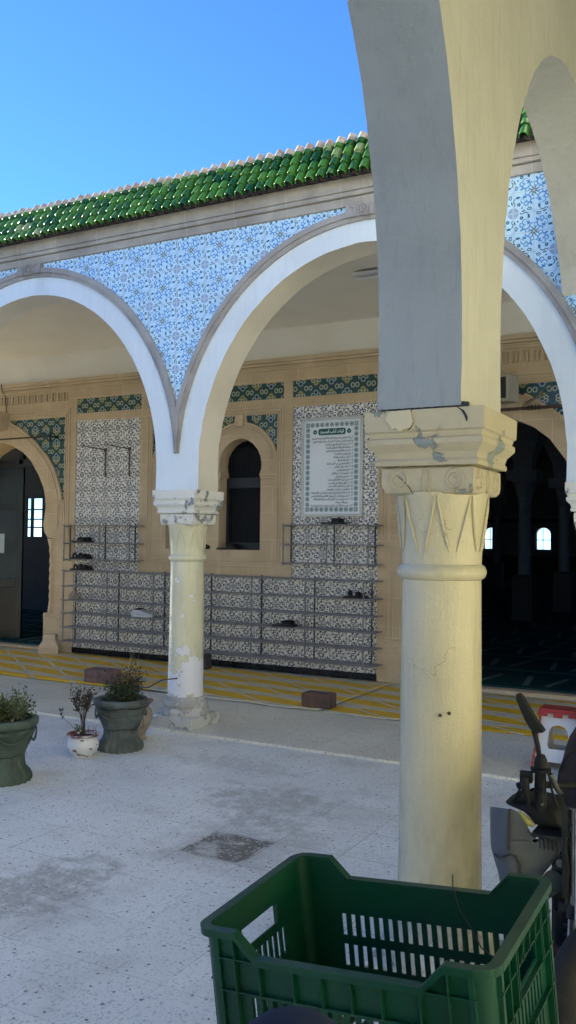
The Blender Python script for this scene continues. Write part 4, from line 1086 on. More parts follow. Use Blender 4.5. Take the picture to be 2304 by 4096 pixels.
def plant(name, label, loc, parts, group=None):
    t = thing(name, label, 'plant', loc, 0, group)
    for pn_, mb, mt in parts: mb.build(pn_, mt, t, fix=False)
    return t
# low bushy plant in urn 1 with brown twigs and dry grass
st = MB(); lf_ = MB(); lb = MB(); dg = MB(); tips = []; btips = []
for i in range(26):
    a = random.uniform(0, 6.28); r = random.uniform(.0, .12); p0 = Vector((r * math.cos(a), r * math.sin(a), 0)); p1 = p0 * 1.25 + Vector((random.gauss(0, .02), random.gauss(0, .02), random.uniform(.04, .11)))
    st.tube([p0, (p0 + p1) / 2 + Vector((0, 0, .01)), p1], .0025, 4); tips += [p1, (p0 + p1) / 2]
for i in range(9):
    p0 = Vector((random.uniform(-.02, .11), random.uniform(-.05, .05), 0)); p1 = p0 + Vector((random.uniform(-.08, .17), random.uniform(-.06, .06), random.uniform(.13, .23)))
    m_ = (p0 + p1) / 2 + Vector((random.gauss(0, .015), 0, .02)); st.tube([p0, m_, p1], [.003, .0025, .001], 4); btips += [p1, m_, (m_ + p1) / 2, (m_ + p1 * 2) / 3]
for i in range(7):
    p0 = Vector((random.uniform(0, .1), random.uniform(-.03, .03), .02)); dg.tube([p0, p0 + Vector((.02 + .02 * random.random(), 0, .14)), p0 + Vector((.05 + .05 * random.random(), 0, .27 + random.random() * .06))], [.002, .0015, .0008], 4)
st.tube([(.10, 0, .08), (.22, .03, .10), (.33, .04, .16), (.45, .05, .18)], .005, 5)
st.tube([(.12, -.05, .02), (.20, -.08, .08), (.25, -.09, .02), (.27, -.09, -.10), (.265, -.09, -.15)], .0025, 4)
leaves(lf_, tips, 1500, .024, .024); leaves(lb, btips, 620, .022, .024); leaves(lb, [(.265, -.09, -.15), (.25, -.08, 0)], 14, .022, .01)
plant('urn_plant', 'bushy dark plant with brown twigs and dry grass in the urn by the far column', (-4.075, 5.035, .35), [('stem', st, M['twig']), ('foliage', lf_, M['leafdark']), ('dry_leaves', lb, M['leafbrown']), ('dry_grass', dg, M['straw'])])
st = MB(); lf_ = MB(); tips = []
for i in range(34):
    a = random.uniform(0, 6.28); r = random.uniform(.0, .14); p0 = Vector((r * math.cos(a), r * math.sin(a), 0)); p1 = p0 * 1.3 + Vector((random.gauss(.02, .03), random.gauss(0, .03), random.uniform(.05, .12)))
    st.tube([p0, (p0 + p1) / 2 + Vector((0, 0, .01)), p1], .0022, 4); tips += [p1, (p0 + p1) / 2]
leaves(lf_, tips, 1800, .024, .024)
plant('urn_plant', 'low yellow-green feathery plant in the urn at the left edge', (-4.165, 4.02, .368), [('stem', st, M['twig']), ('foliage', lf_, M['leaflight'])])
wp = thing('flower_pot', 'small round white pot with flaking paint between the two urns', 'plant pot', (-4.155, 4.735, 0))
b = MB(); b.lathe([(.060, 0), (.066, .004), (.064, .012), (.085, .03), (.104, .06), (.108, .085), (.100, .112), (.092, .128), (.095, .136), (.112, .146), (.114, .154), (.108, .158), (.094, .152), (.088, .14)], n=40)
b.build('pot', M['whitepot'], wp, smooth=50); b = MB(); b.lathe([(.092, .138), (.01, .146)], n=20); b.build('soil', M['soil'], wp)
st = MB(); lb = MB(); lg = MB(); tips = []
for i in range(12):
    a = random.uniform(0, 6.28); top = Vector((random.uniform(-.09, .09), random.uniform(-.05, .05), random.uniform(.20, .34))); base = Vector((.008 * math.cos(a), .008 * math.sin(a), 0)); mid = Vector((top.x * .25, top.y * .25, .13))
    st.tube([base, mid, top], [.003, .0025, .001], 4)
    for q in range(5):
        f = .35 + .65 * q / 4; tips.append(mid.lerp(top, f))
    for q in range(3):
        s0 = mid.lerp(top, .3 + .2 * q); s1 = s0 + Vector((random.gauss(0, .03), random.gauss(0, .02), .035)); st.tube([s0, s1], .001, 3); tips.append(s1)
leaves(lb, tips, 480, .024, .010, .5)
st.tube([(0, 0, 0), (-.08, 0, .03), (-.16, .01, .07), (-.20, .01, .09), (-.215, .01, .13)], [.003, .002, .002, .002, .001], 4); leaves(lg, [(-.205, .01, .09), (-.21, .01, .115), (-.217, .01, .14)], 24, .022, .008, .8)
st.tube([(0, -.02, 0), (-.02, -.04, .05)], .003, 4); leaves(lg, [(-.02, -.04, .03), (-.015, -.03, .05), (0, -.02, .02)], 40, .022, .010, .8)
for i in range(10): st.tube([(.02 * i - .08, .03, 0), (.02 * i - .08 + random.gauss(0, .02), .02, .05 + .02 * random.random())], .0012, 3)
plant('shrub', 'thin little shrub with brown leaves in the white pot', (-4.155, 4.735, .148), [('stem', st, M['twig']), ('dry_leaves', lb, M['leafbrown']), ('leaves', lg, M['leafdark'])])
am = thing('amphora', 'pale clay jar half hidden behind the urn by the far column', 'jar', (-4.165, 5.36, 0)); am.scale = (.88, .88, .82)
b = MB(); b.lathe([(.065, 0), (.07, .01), (.05, .03), (.06, .06), (.095, .13), (.115, .20), (.110, .25), (.085, .285), (.075, .30)], n=32); b.build('body', M['amphora'], am, smooth=50)
b = MB(); b.lathe([(.075, .295), (.085, .31), (.12, .345), (.115, .352), (.07, .32)], n=32); b.build('neck', M['terracotta'], am, smooth=50)

# ------------------------------------------------------------------ folding stool
st_ = thing('folding_stool', 'red and white plastic folding step stool on the porch edge at the right', 'stool', (-1.235, 6.08, FLOORTOP), 0)
tw, bw_, H = .115, .165, .36; hole = []
hole = [(-.058, .13), (.058, .13), (.068, .15), (.060, .24), (.040, .275), (0, .285), (-.040, .275), (-.060, .24), (-.068, .15)]
foot = [(-bw_, 0), (-bw_ + .055, 0), (-bw_ + .08, .045), (bw_ - .08, .045), (bw_ - .055, 0), (bw_, 0), (tw, H), (-tw, H)]
for s_, yy in ((1, -.10), (-1, .10)):
    T = Matrix.Translation((0, yy, 0)) @ Matrix.Rotation(R(9) * -s_, 4, 'X')
    b = MB(); b.holes(foot, [hole], -.006, .006, T=T); b.build('panel', M['stoolwhite'], st_, bevel=.003)
    for q in (-1, 1):
        b = MB()
        for i in range(7):
            f = i / 7; x = q * (bw_ - (bw_ - tw) * (.08 + f * .8) - .002); z = H * (.08 + f * .8)
            vs = [T @ Vector((x + .011 * math.cos(k * PI / 4), d, z + .011 * math.sin(k * PI / 4))) for d in (-.009, -.006) for k in range(8)]
            b.add(vs, [(k, (k + 1) % 8, 8 + (k + 1) % 8, 8 + k) for k in range(8)] + [tuple(range(8)), tuple(range(8, 16))])
        b.build('hinge_dots', M['stoolred'], st_)
for q in (-1, 1):
    b = MB()
    vs = [(q * bw_, -.10 - .03, 0), (q * bw_, .13, 0), (q * tw, .075, H), (q * tw, -.075, H)]; vs = [Vector(v) for v in vs]; w2 = [v + Vector((-q * .008, 0, 0)) for v in vs]
    b.add(vs + w2, [(0, 1, 2, 3), (4, 5, 6, 7), (0, 1, 5, 4), (1, 2, 6, 5), (2, 3, 7, 6), (3, 0, 4, 7)])
    b.build('side_panel', M['stoolred'], st_)
b = MB(); b.box(-tw - .012, tw + .012, -.085, .085, H, H + .028); b.box(-tw - .012, -tw + .05, -.09, -.083, H - .02, H + .01); b.box(tw - .05, tw + .012, -.09, -.083, H - .02, H + .01); b.box(-.03, .03, -.09, -.083, H - .025, H + .01)
b.build('seat', M['stoolred'], st_, bevel=.006)
b = MB()
for (x, z) in ((0, .33), (.006, .318), (-.006, .305), (0, .11), (.008, .095), (-.006, .08)): b.box(x - .005, x + .005, -.087 - (H - z) * .16 - .002, -.083 - (H - z) * .16 + .002, z - .003, z + .003)

# ------------------------------------------------------------------ crate
def crate(name, label, loc, rz):
    t = thing(name, label, 'crate', loc, rz, 'green plastic crates stacked by the near column')
    L, W, H = .296, .207, .34; dip = .045; tap = .006
    th = .004
    rc = .026
    def side(half, dist, T, slots_rows, handle, pname, dipped):
        hh = half - rc
        top = [(-hh, H)] + ([(-hh + .055, H), (-hh + .10, H - dip), (hh - .10, H - dip), (hh - .055, H)] if dipped else []) + [(hh, H)]
        outer = [(-hh + tap, 0), (hh - tap, 0)] + list(reversed(top))
        hs = []
        if handle: hs.append([(-.075, H - .105), (.075, H - .105), (.075, H - .062), (-.075, H - .062)])
        for (z0, z1) in slots_rows:
            n = int((2 * hh - .13) / .0235); g0 = -(n - 1) * .0235 / 2
            for i in range(n):
                x = g0 + i * .0235
                if (i % 6) == 5 and not handle: x = x
                hs.append([(x - .0055, z0), (x + .0055, z0), (x + .0055, z1), (x - .0055, z1)])
        b = MB()
        lean = Matrix.Rotation(math.atan(tap / H), 4, 'X')
        TT = T @ Matrix.Translation((0, -dist + tap, 0)) @ lean
        b.holes(outer, hs, -th / 2, th / 2, T=TT)
        # rim lip following the top outline
        pts = [(p[0], p[1]) for p in top]
        A = pts; Bp = [(p[0], p[1] - .012) for p in pts]
        vs = []
        for (p, q) in zip(A, Bp):
            for (yy, pz) in ((.006, p[1] + .003), (-.016, p[1] + .003), (-.016, q[1]), (.006, q[1] + .009)): vs.append(TT @ Vector((p[0], yy, pz)))
        m = len(A); b.add(vs, [(4 * i + k, 4 * i + (k + 1) % 4, 4 * (i + 1) + (k + 1) % 4, 4 * (i + 1) + k) for i in range(m - 1) for k in range(4)] + [(0, 1, 2, 3), tuple(4 * (m - 1) + k for k in range(4))])
        # outer ribs
        def rib(x0, x1, z0, z1, d=.012): 
            vs_ = [TT @ Vector((x, y, z)) for x in (x0, x1) for y in (-d, -th / 2 + .0005) for z in (z0, z1)]
            b.add(vs_, [(0, 1, 3, 2), (4, 6, 7, 5), (0, 4, 5, 1), (2, 3, 7, 6), (0, 2, 6, 4), (1, 5, 7, 3)])
        for z in (H - .052, H - .115): rib(-hh, hh, z - .0015, z + .0015)
        rib(-hh + tap * .6, hh - tap * .6, .148, .151, .012); rib(-hh + tap, hh - tap, .004, .008)
        xs = ([-hh + .105, hh - .105, -hh + .05, hh - .05, -.09, .09, -.03, .03] if not handle else [-hh + .04, hh - .04, -.085, .085, -hh + .085, hh - .085, -.045, 0, .045])
        for x in xs:
            zt = H - .0125 if (not dipped or abs(x) > hh - .075) else H - dip - .012
            zb_ = H - .115 if abs(x) < hh - .06 else .0
            if handle and abs(x) < .08: zb_ = H - .055
            rib(x - .0015, x + .0015, zb_, zt, .014)
        for x in (-hh + .008, hh - .008): rib(x - .006, x + .006, 0.0, H - .01, .010)
        if handle:
            for k in (-1, 0, 1):
                x = k * .05; vs_ = []
                for (dx, z) in ((-.018, H - .05), (.018, H - .015)):
                    for y in (-.014, -.002): vs_ += [TT @ Vector((x + dx - .0013, y, z)), TT @ Vector((x + dx + .0013, y, z))]
                b.add(vs_, [(0, 1, 5, 4), (2, 3, 7, 6), (0, 2, 3, 1), (4, 5, 7, 6), (0, 4, 6, 2), (1, 3, 7, 5)])
        b.build(pname, M['crate'], t, bevel=.0012)
    na = 6
    for qx, qy, a0 in ((1, 1, 0), (-1, 1, 90), (-1, -1, 180), (1, -1, 270)):
        b = MB()
        ring = [R(a0 + 90 * i / na) for i in range(na + 1)]
        def pt(a, r, z, sh): return Vector((qx * (L - rc - sh) + r * math.cos(a), qy * (W - rc - sh) + r * math.sin(a), z))
        sh = tap
        vs = [pt(a, rc - .002, 0, sh) for a in ring] + [pt(a, rc - .002, H, 0) for a in ring] + [pt(a, rc + .002, 0, sh) for a in ring] + [pt(a, rc + .002, H, 0) for a in ring]
        m = na + 1; b.add(vs, [(i, i + 1, m + i + 1, m + i) for i in range(na)] + [(2 * m + i, 2 * m + i + 1, 3 * m + i + 1, 3 * m + i) for i in range(na)] + [(m + i, m + i + 1, 3 * m + i + 1, 3 * m + i) for i in range(na)])
        prof = [(-.006, H + .003), (.016, H + .003), (.016, H - .012), (-.006, H - .003)]
        vs = [pt(a, rc + dr, z, 0) for a in ring for dr, z in prof]
        b.add(vs, [(4 * i + k, 4 * i + (k + 1) % 4, 4 * (i + 1) + (k + 1) % 4, 4 * (i + 1) + k) for i in range(na) for k in range(4)])
        b.build('corner_post', M['crate'], t, smooth=40)
    rows = [(.165, .215), (.095, .145), (.03, .08)]
    I = Matrix.Identity(4)
    side(L, W, I, rows, False, 'long_side', True)
    side(L, W, Matrix.Rotation(PI, 4, 'Z'), rows, False, 'long_side', True)
    side(W, L, Matrix.Rotation(PI / 2, 4, 'Z'), [(.155, .215), (.08, .14)], True, 'short_side', False)
    side(W, L, Matrix.Rotation(-PI / 2, 4, 'Z'), [(.155, .215), (.08, .14)], True, 'short_side', False)
    b = MB(); hs = []
    for i in range(12):
        for j in range(3):
            x = -.22 + i * .04; y = -.14 + j * .14; hs.append([(x - .012, y - .05), (x + .012, y - .05), (x + .012, y + .05), (x - .012, y + .05)])
    b.holes([(-L + tap, -W + tap), (L - tap, -W + tap), (L - tap, W - tap), (-L + tap, W - tap)], hs, .002, .008, axis='z'); b.build('bottom', M['crate'], t)
    return t
ck = crate('crate', 'dark green plastic crate with slotted sides in the foreground', (0, 0, 0), 0)
ck.rotation_euler = (R(2.5), R(-5.4), R(-.55)); ck.location = Vector((-.718, 1.728, .756)) - ck.rotation_euler.to_matrix() @ Vector((0, 0, .343))
ck2 = crate('crate', 'lower green plastic crate carrying the foreground crate', (-.70, 1.735, .0), R(-1)); ck2.scale = (1, 1, 1.10)
b = MB(); b.tube([(-.629, 1.945, .757), (-.622, 1.925, .74), (-.600, 1.905, .70), (-.565, 1.88, .675), (-.530, 1.83, .664), (-.500, 1.80, .666)], .0016, 5)
tag(b.build('wire', M['dark']), 'thin black wire hanging over the back rim into the crate', 'wire')

# ------------------------------------------------------------------ knee of the seated photographer
def skin(name, pts, rad, edges, mat, parent=None, sub=2):
    me = bpy.data.meshes.new(name); me.from_pydata([tuple(p) for p in pts], edges, []); o = bpy.data.objects.new(name, me); COL.objects.link(o)
    if parent: o.parent = parent
    m = o.modifiers.new('skin', 'SKIN'); m.use_smooth_shade = True
    for i, r in enumerate(rad): me.skin_vertices[0].data[i].radius = (r, r)
    me.skin_vertices[0].data[0].use_root = True
    s = o.modifiers.new('s', 'SUBSURF'); s.levels = sub; s.render_levels = sub
    me.materials.append(mat); return o
kn = skin('person', [(-.28, .50, .60), (-.37, .72, .63), (-.48, .94, .665), (-.58, 1.10, .742), (-.632, 1.195, .735), (-.645, 1.225, .66), (-.64, 1.22, .50), (-.62, 1.19, .30), (-.61, 1.18, .12), (-.64, 1.24, .06), (-.68, 1.33, .045)],
          [.12, .11, .10, .098, .096, .084, .066, .058, .05, .042, .03], [(i, i + 1) for i in range(10)], M['navy'])
tag(kn, 'bent knee of a seated person in dark navy trousers before the crate', 'person')

# ------------------------------------------------------------------ moped
mp = thing('moped', 'grey moped with a black mirror parked behind the green crate', 'moped', (0, 0, 0))
def leg_shield():
    b = MB(); rows = [(.735, -.738, -.663), (.72, -.739, -.640), (.70, -.739, -.622), (.68, -.738, -.612), (.665, -.7375, -.603), (.652, -.737, -.590), (.648, -.737, -.575), (.668, -.7365, -.535)]
    R_ = [(.733, -.663), (.727, -.645), (.713, -.627), (.68, -.613), (.660, -.602), (.652, -.590), (.649, -.575), (.6485, -.560), (.662, -.530), (.660, -.524), (.644, -.521), (.616, -.536), (.590, -.552), (.557, -.575), (.50, -.60), (.42, -.63), (.34, -.65)]
    Lf = [(.733, -.739), (.727, -.739), (.713, -.739), (.68, -.738), (.660, -.7375), (.652, -.737), (.645, -.7368), (.642, -.7366), (.640, -.7365), (.636, -.736), (.624, -.735), (.606, -.730), (.580, -.718), (.550, -.708), (.50, -.70), (.42, -.69), (.34, -.68)]
    n = 14; vs = []
    for (zr, xr), (zl, xl) in zip(R_, Lf):
        for i in range(n + 1):
            u = i / n; x = xl + (xr - xl) * u; z = zl + (zr - zl) * u
            y = 2.575 + (.060 * (max(0, -.664 - x) / .075) ** 1.8 if x < -.664 else (x + .664) * .30) + (.0 if z > .6 else (.6 - z) * .25)
            if .560 < z < .606 and x < -.64: y -= .004
            vs.append((x, y, z - (.30 * (y - 2.575) if x < -.664 else .0)))
    m = len(R_); b.add(vs, [(j * (n + 1) + i, j * (n + 1) + i + 1, (j + 1) * (n + 1) + i + 1, (j + 1) * (n + 1) + i) for j in range(m - 1) for i in range(n)])
    o = b.build('leg_shield', M['fairing'], mp, smooth=70); s = o.modifiers.new('t', 'SOLIDIFY'); s.thickness = .006; s.offset = 1
    e = MB(); e.tube([(-.664, 2.573, .735), (-.665, 2.572, .70), (-.666, 2.572, .66), (-.667, 2.572, .62)], .0030, 6)
    e.tube([(-.715, 2.600, .590), (-.70, 2.588, .586), (-.685, 2.578, .594), (-.664, 2.573, .606), (-.647, 2.576, .604), (-.638, 2.580, .585), (-.634, 2.592, .54)], .0035, 6)
    e.build('seam', M['fairingwarm'], o)
leg_shield()
b = MB(); b.lathe([(.017, -.01), (.018, .02), (.016, .10), (.020, .11)], -.584, 2.60, 14, .745); b.build('steering_post', M['blackplastic'], mp, smooth=40)
b = MB(); b.lathe([(.028, -.004), (.030, .006), (.020, .010), (.018, .03), (.011, .045)], -.583, 2.60, 14, .85); b.build('mirror_clamp', M['blackplastic'], mp, smooth=40)
b = MB(); b.tube([(-.585, 2.60, .87), (-.592, 2.60, .92), (-.604, 2.60, .965), (-.610, 2.60, .985)], .0075, 8); b.build('mirror_stem', M['blackplastic'], mp, smooth=50)
b = MB(); mo_ = [(-.652, 1.062), (-.643, 1.064), (-.634, 1.055), (-.618, 1.030), (-.594, .992), (-.574, .968), (-.571, .963), (-.577, .959), (-.598, .958), (-.612, .968), (-.626, .990), (-.640, 1.020), (-.650, 1.045)]
b.holes(mo_, [], 2.585, 2.615); mi = b.build('mirror', M['mirrorglass'], mp, bevel=.006)
b = MB(); b.box(-.640, -.604, 2.585, 2.60, .812, .845, Matrix.Identity(4)); b.build('display', M['blackplastic'], mp, bevel=.003)
b = MB(); b.tube([(-.620, 2.575, .83), (-.619, 2.57, .80), (-.614, 2.575, .775), (-.612, 2.58, .755)], [.010, .012, .009, .007], 8); b.tube([(-.648, 2.60, .795), (-.640, 2.60, .800), (-.63, 2.60, .80)], .011, 8)
b.tube([(-.640, 2.60, .785), (-.65, 2.60, .768), (-.662, 2.60, .752)], .0065, 8); b.tube([(-.612, 2.59, .79), (-.60, 2.58, .80), (-.575, 2.575, .795)], .004, 6); b.build('brake_lever', M['blackplastic'], mp, smooth=50)
b = MB(); b.tube([(-.60, 2.61, .806), (-.56, 2.63, .805), (-.50, 2.68, .80), (-.43, 2.72, .80)], .010, 8); b.build('handlebar', M['blackplastic'], mp, smooth=50)
b = MB(); b.tube([(-.43, 2.72, .80), (-.33, 2.78, .795)], .017, 10); b.build('grip', M['rubber'], mp, smooth=50)
b = MB(); b.tube([(-.56, 2.60, .85), (-.555, 2.61, .80), (-.545, 2.62, .76), (-.54, 2.63, .74)], .004, 6); b.tube([(-.57, 2.60, .86), (-.572, 2.585, .80), (-.575, 2.59, .77)], .002, 5); b.tube([(-.555, 2.59, .845), (-.535, 2.6, .80), (-.525, 2.6, .79)], .009, 6)
b.tube([(-.505, 2.60, .64), (-.525, 2.59, .62), (-.535, 2.59, .60)], .0025, 5); b.tube([(-.50, 2.55, .69), (-.505, 2.56, .66), (-.50, 2.57, .60), (-.505, 2.57, .5)], .005, 6); b.tube([(-.49, 2.56, .72), (-.51, 2.57, .68), (-.515, 2.57, .63)], .004, 6)
b.build('cable', M['dark'], mp, smooth=60)
# nacelle (dark dome behind the shield)
def loft(b, secs, n=16):
    vs = []
    for (x, y, z, rx, ry) in secs:
        for k in range(n):
            t = 2 * PI * k / n; vs.append((x + rx * math.cos(t), y + ry * math.sin(t), z))
    m = len(secs); b.add(vs, [(i * n + k, i * n + (k + 1) % n, (i + 1) * n + (k + 1) % n, (i + 1) * n + k) for i in range(m - 1) for k in range(n)] + [tuple(range(n)), tuple((m - 1) * n + k for k in range(n))])
hp = [(-.690, .741), (-.676, .750), (-.650, .757), (-.60, .757), (-.56, .753), (-.541, .745), (-.534, .72), (-.524, .70), (-.530, .688), (-.600, .690), (-.615, .708), (-.64, .728)]; b = MB(); hm = (sum(p[0] for p in hp) / len(hp), sum(p[1] for p in hp) / len(hp)); vs = [(hm[0] + (p[0] - hm[0]) * k, y, hm[1] + (p[1] - hm[1]) * k) for y, k in ((2.588, .45), (2.594, .75), (2.606, .92), (2.625, 1), (2.70, 1), (2.74, .9), (2.76, .6)) for p in hp]; m = len(hp)
b.add(vs, [(i * m + k, i * m + (k + 1) % m, (i + 1) * m + (k + 1) % m, (i + 1) * m + k) for i in range(6) for k in range(m)] + [tuple(range(m)), tuple(6 * m + k for k in range(m))])
b.build('headlight_housing', M['blackplastic'], mp, smooth=65)
b = MB(); b.tube([(-.640, 2.588, .728), (-.628, 2.592, .712), (-.614, 2.592, .700), (-.600, 2.596, .690)], [.004, .009, .012, .003], 8); b.build('indicator', M['yellowlens'], mp, smooth=50)
b = MB(); b.box(-.600, -.515, 2.56, 2.68, .672, .682); b.box(-.60, -.52, 2.66, 2.70, .61, .70); b.box(-.515, -.500, 2.56, 2.60, .52, .76)
for i in range(7): b.tube([(-.60 + i * .012, 2.60, .672), (-.596 + i * .012, 2.60, .63)], .0025, 5)
b.build('inner_frame', M['dark'], mp)
b = MB(); po = [(-.570, .555), (-.545, .59), (-.533, .622), (-.515, .612), (-.510, .58), (-.506, .545), (-.520, .528), (-.55, .50), (-.562, .49)]
b.holes(po, [[(-.553, .548), (-.545, .566), (-.528, .572), (-.520, .556), (-.525, .54), (-.542, .533)]], 2.60, 2.61); b.build('side_cover', M['fairingwarm'], mp, bevel=.004)
b = MB(); b.lathe([(.001, 0), (.020, .004), (.028, .012), (.030, .03)], n=18); 
o = b.build('lamp', M['darkglass'], mp, smooth=60); o.location = (-.540, 2.60, .555); o.rotation_euler = (R(90), 0, 0)
b = MB(); b.lathe([(.011, 0), (.013, .004), (.011, .012), (.004, .013)], n=16); o = b.build('bolt', M['chrome'], mp, smooth=50); o.location = (-.524, 2.59, .604); o.rotation_euler = (R(90), 0, 0)
b = MB(); b.lathe([(.004, 0), (.004, .01)], n=10); o = b.build('bolt', M['chrome'], mp); o.location = (-.572, 2.58, .762); o.rotation_euler = (R(90), 0, 0)
b = MB(); b.tube([(-.489, 2.58, .76), (-.489, 2.58, .50)], .010, 12); b.tube([(-.494, 2.58, .46), (-.497, 2.58, .36)], .0095, 12); b.tube([(-.47, 2.56, .76), (-.47, 2.56, .2)], .012, 12); b.build('fork', M['chrome'], mp, smooth=50)
b = MB(); b.tube([(-.489, 2.58, .50), (-.494, 2.58, .46)], .014, 12); b.tube([(-.53, 2.60, .482), (-.495, 2.60, .480)], .016, 10); b.build('fork_clamp', M['dark'], mp, smooth=50)
b = MB(); b.box(-.548, -.46, 2.60, 2.64, .36, .465); b.box(-.56, -.44, 2.63, 2.75, .16, .62); b.box(-.545, -.50, 2.605, 2.63, .22, .35)
b.build('mudguard', M['blackplastic'], mp, bevel=.01)
b = MB()
for z in (.405, .43): b.box(-.518, -.50, 2.594, 2.600, z - .003, z + .003)
b.build('vent_slots', M['dark'], mp)
b = MB()   # front wheel
vs = []; n = 36; m = 10; cx, cy, cz, Rw, rw = -.30, 2.60, .27, .22, .045
T = Matrix.Translation((cx, cy, cz)) @ Matrix.Rotation(R(25), 4, 'Z')
for i in range(n):
    a = 2 * PI * i / n
    for k in range(m):
        t = 2 * PI * k / m; rr = Rw + rw * math.cos(t); vs.append(T @ Vector((rr * math.cos(a), rw * math.sin(t), rr * math.sin(a))))
b.add(vs, [(i * m + k, i * m + (k + 1) % m, ((i + 1) % n) * m + (k + 1) % m, ((i + 1) % n) * m + k) for i in range(n) for k in range(m)])
wh = b.build('wheel', M['rubber'], mp, smooth=60)
b = MB()
for i in range(6):
    a = PI * i / 3; b.tube([T @ Vector((.03 * math.cos(a), 0, .03 * math.sin(a))), T @ Vector((.185 * math.cos(a), 0, .185 * math.sin(a)))], .010, 6)
b.tube([T @ Vector((0, -.03, 0)), T @ Vector((0, .03, 0))], .035, 14); b.tube([T @ Vector((.18 * math.cos(2 * PI * i / 24), 0, .18 * math.sin(2 * PI * i / 24))) for i in range(25)], .012, 6)
b.build('rim', M['fairingwarm'], wh, smooth=50)
b = MB(); b.tube([(-.53, 2.52, .36), (-.525, 2.52, .30), (-.505, 2.53, .25)], [.014, .02, .018], 10); b.tube([(-.56, 2.7, .30), (-.50, 2.65, .26), (-.44, 2.9, .22), (-.40, 3.5, .24)], .028, 12); b.build('exhaust', M['fairingwarm'], mp, smooth=50)
b = MB(); b.tube([(-.55, 2.58, .375), (-.53, 2.58, .366), (-.505, 2.57, .362), (-.47, 2.57, .350)], .010, 6); b.tube([(-.54, 2.585, .357), (-.51, 2.58, .352), (-.48, 2.57, .37)], .006, 6); b.build('hose', M['rust'], mp, smooth=50)
# body and saddle further back
b = MB(); vs = []
secs = [(2.86, .05, .62, .70), (2.90, .10, .59, .78), (2.98, .135, .585, .86), (3.08, .15, .60, .93), (3.2, .155, .62, .95), (3.4, .14, .66, .92), (3.6, .10, .70, .86)]
n = 20
for (y, w, zb, zt) in secs:
    for k in range(n):
        t = 2 * PI * k / n; c, s = math.cos(t), math.sin(t); vs.append((-.475 + (y - 3) * .12 + w * abs(c) ** .8 * (1 if c > 0 else -1), y, (zb + zt) / 2 + (zt - zb) / 2 * s))
m = len(secs); b.add(vs, [(i * n + k, i * n + (k + 1) % n, (i + 1) * n + (k + 1) % n, (i + 1) * n + k) for i in range(m - 1) for k in range(n)] + [tuple(range(n)), tuple((m - 1) * n + k for k in range(n))])
sd = b.build('saddle', M['saddle'], mp, smooth=60)
b = MB()
for (y, w, zb, zt) in ((2.98, .136, .584, .861), (3.10, .1515, .602, .933)):
    b.tube([(-.475 + (y - 3) * .12 + w * abs(math.cos(t)) ** .8 * (1 if math.cos(t) > 0 else -1), y, (zb + zt) / 2 + (zt - zb) / 2 * math.sin(t)) for t in [2 * PI * k / 24 for k in range(25)]], .003, 5)
b.build('piping', M['dark'], sd, smooth=60)
b = MB(); b.box(-.50, -.34, 2.95, 3.6, .30, .58); b.build('engine_cover', M['fairingwarm'], mp, bevel=.03)
b = MB()
for (x, y, a) in ((-.60, 2.45, .3), (-.585, 2.40, 1.0), (-.61, 2.36, 2.0)):
    T = Matrix.Translation((x, y, .012)) @ Matrix.Rotation(a, 4, 'Z') @ Matrix.Rotation(.3, 4, 'X')
    o_ = MB(); o_.add([T @ Vector(q) for q in ((-.03, -.02, 0), (.03, -.015, .004), (.02, .02, 0), (-.02, .018, .006))], [(0, 1, 2, 3)])
    o_ = o_.build('paper_scrap', M['wrap']); tag(o_, 'white paper scrap on the floor between crate and moped wheel', 'litter', 'paper scraps by the moped')

# ------------------------------------------------------------------ unseen walls added to shade the court and bounce the sun
cw = MB(); cw.holes([(-4, 0), (6.2, 0), (6.2, 1.5), (9.0, 1.5), (9.0, 0), (9.6, 0), (9.6, 6.55), (-4, 6.55)], [], -12.9, -12.5, axis='x'); o = cw.build('added_shade_wing', M['court']); tag(o, 'tall added wing left of the courtyard, outside the photo, casting the shade', 'building')  # added shade caster; its low gap admits sun to the porch floor
gal = MB(); gal.box(2.45, 2.7, -2.9, 5.73, 0, 4.38); gal.box(-.871, 2.45, -2.9, -2.7, 0, 4.38); o = gal.build('added_gallery_wall', M['court']); tag(o, 'added cream rear wall right of the near gallery, outside the photo', 'wall')  # added gallery walls: rear one bounces sun, end one darkens the foreground
gal = MB(); gal.box(-.870, 2.7, -2.9, 5.73, 4.385, 4.6); struct(gal.build('added_gallery_ceiling', M['side']))  # added ceiling, keeps sky light off the foreground
cw = MB(); cw.box(4.6, 4.9, -9, 5.0, 0, 6); o = cw.build('added_bounce_wall', M['court']); tag(o, 'added tall cream wall beyond the near gallery, outside the photo', 'wall')  # added outer wall, meant to bounce warm sun from the right
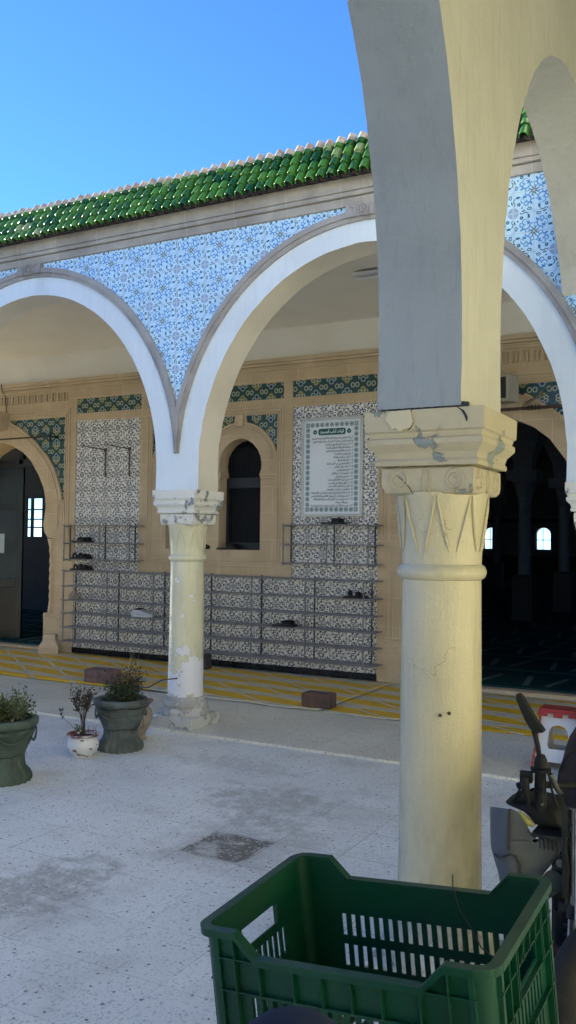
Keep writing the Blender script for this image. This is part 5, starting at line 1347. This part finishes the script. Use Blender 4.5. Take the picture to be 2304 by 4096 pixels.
cw = MB(); cw.box(-14, 4.6, -9.4, -9, 0, 4.4); o = cw.build('added_bounce_wall', M['court']); tag(o, 'added tall sunlit cream wall behind the photographer', 'wall')  # added rear wall, sends warm light back towards the arcade

# ------------------------------------------------------------------ world, sun, camera
SUN_EL, SUN_AZ = R(21.8), R(-84)   # azimuth from +y towards +x
w = bpy.data.worlds.new('World'); sc.world = w; w.use_nodes = True
nt = w.node_tree; bg = nt.nodes['Background']; sky = nt.nodes.new('ShaderNodeTexSky'); sky.sky_type = 'NISHITA'; sky.sun_disc = False
sky.sun_elevation = SUN_EL; sky.sun_rotation = SUN_AZ; sky.altitude = 100; sky.air_density = .65; sky.dust_density = 0; sky.ozone_density = 10
nt.links.new(sky.outputs[0], bg.inputs[0]); bg.inputs[1].default_value = .108
sl = bpy.data.lights.new('sun', 'SUN'); sl.energy = 5.0; sl.angle = R(.5); sl.color = (1, .93, .72)
so_ = bpy.data.objects.new('sun', sl); COL.objects.link(so_)
d = Vector((math.sin(SUN_AZ) * math.cos(SUN_EL), math.cos(SUN_AZ) * math.cos(SUN_EL), math.sin(SUN_EL)))
so_.rotation_euler = d.to_track_quat('Z', 'Y').to_euler()

yaw, pit, rol = R(28.567), R(1.7826), R(.706)
fw = Vector((-math.sin(yaw) * math.cos(pit), math.cos(yaw) * math.cos(pit), math.sin(pit)))
r0 = Vector((math.cos(yaw), math.sin(yaw), 0)); u0 = r0.cross(fw)
r1 = r0 * math.cos(rol) + u0 * math.sin(rol); u1 = -r0 * math.sin(rol) + u0 * math.cos(rol)
cam = bpy.data.cameras.new('camera'); co_ = bpy.data.objects.new('camera', cam); COL.objects.link(co_)
co_.matrix_world = Matrix(((r1.x, u1.x, -fw.x, 0), (r1.y, u1.y, -fw.y, 0), (r1.z, u1.z, -fw.z, 1.5), (0, 0, 0, 1)))
cam.sensor_fit = 'VERTICAL'; cam.sensor_height = 36; cam.lens = 3557.1 / 4096 * 36; cam.clip_end = 500; cam.clip_start = .05
sc.camera = co_
sc.view_settings.view_transform = 'Standard'; sc.view_settings.look = 'None'; sc.view_settings.exposure = 2.0; sc.view_settings.gamma = 1
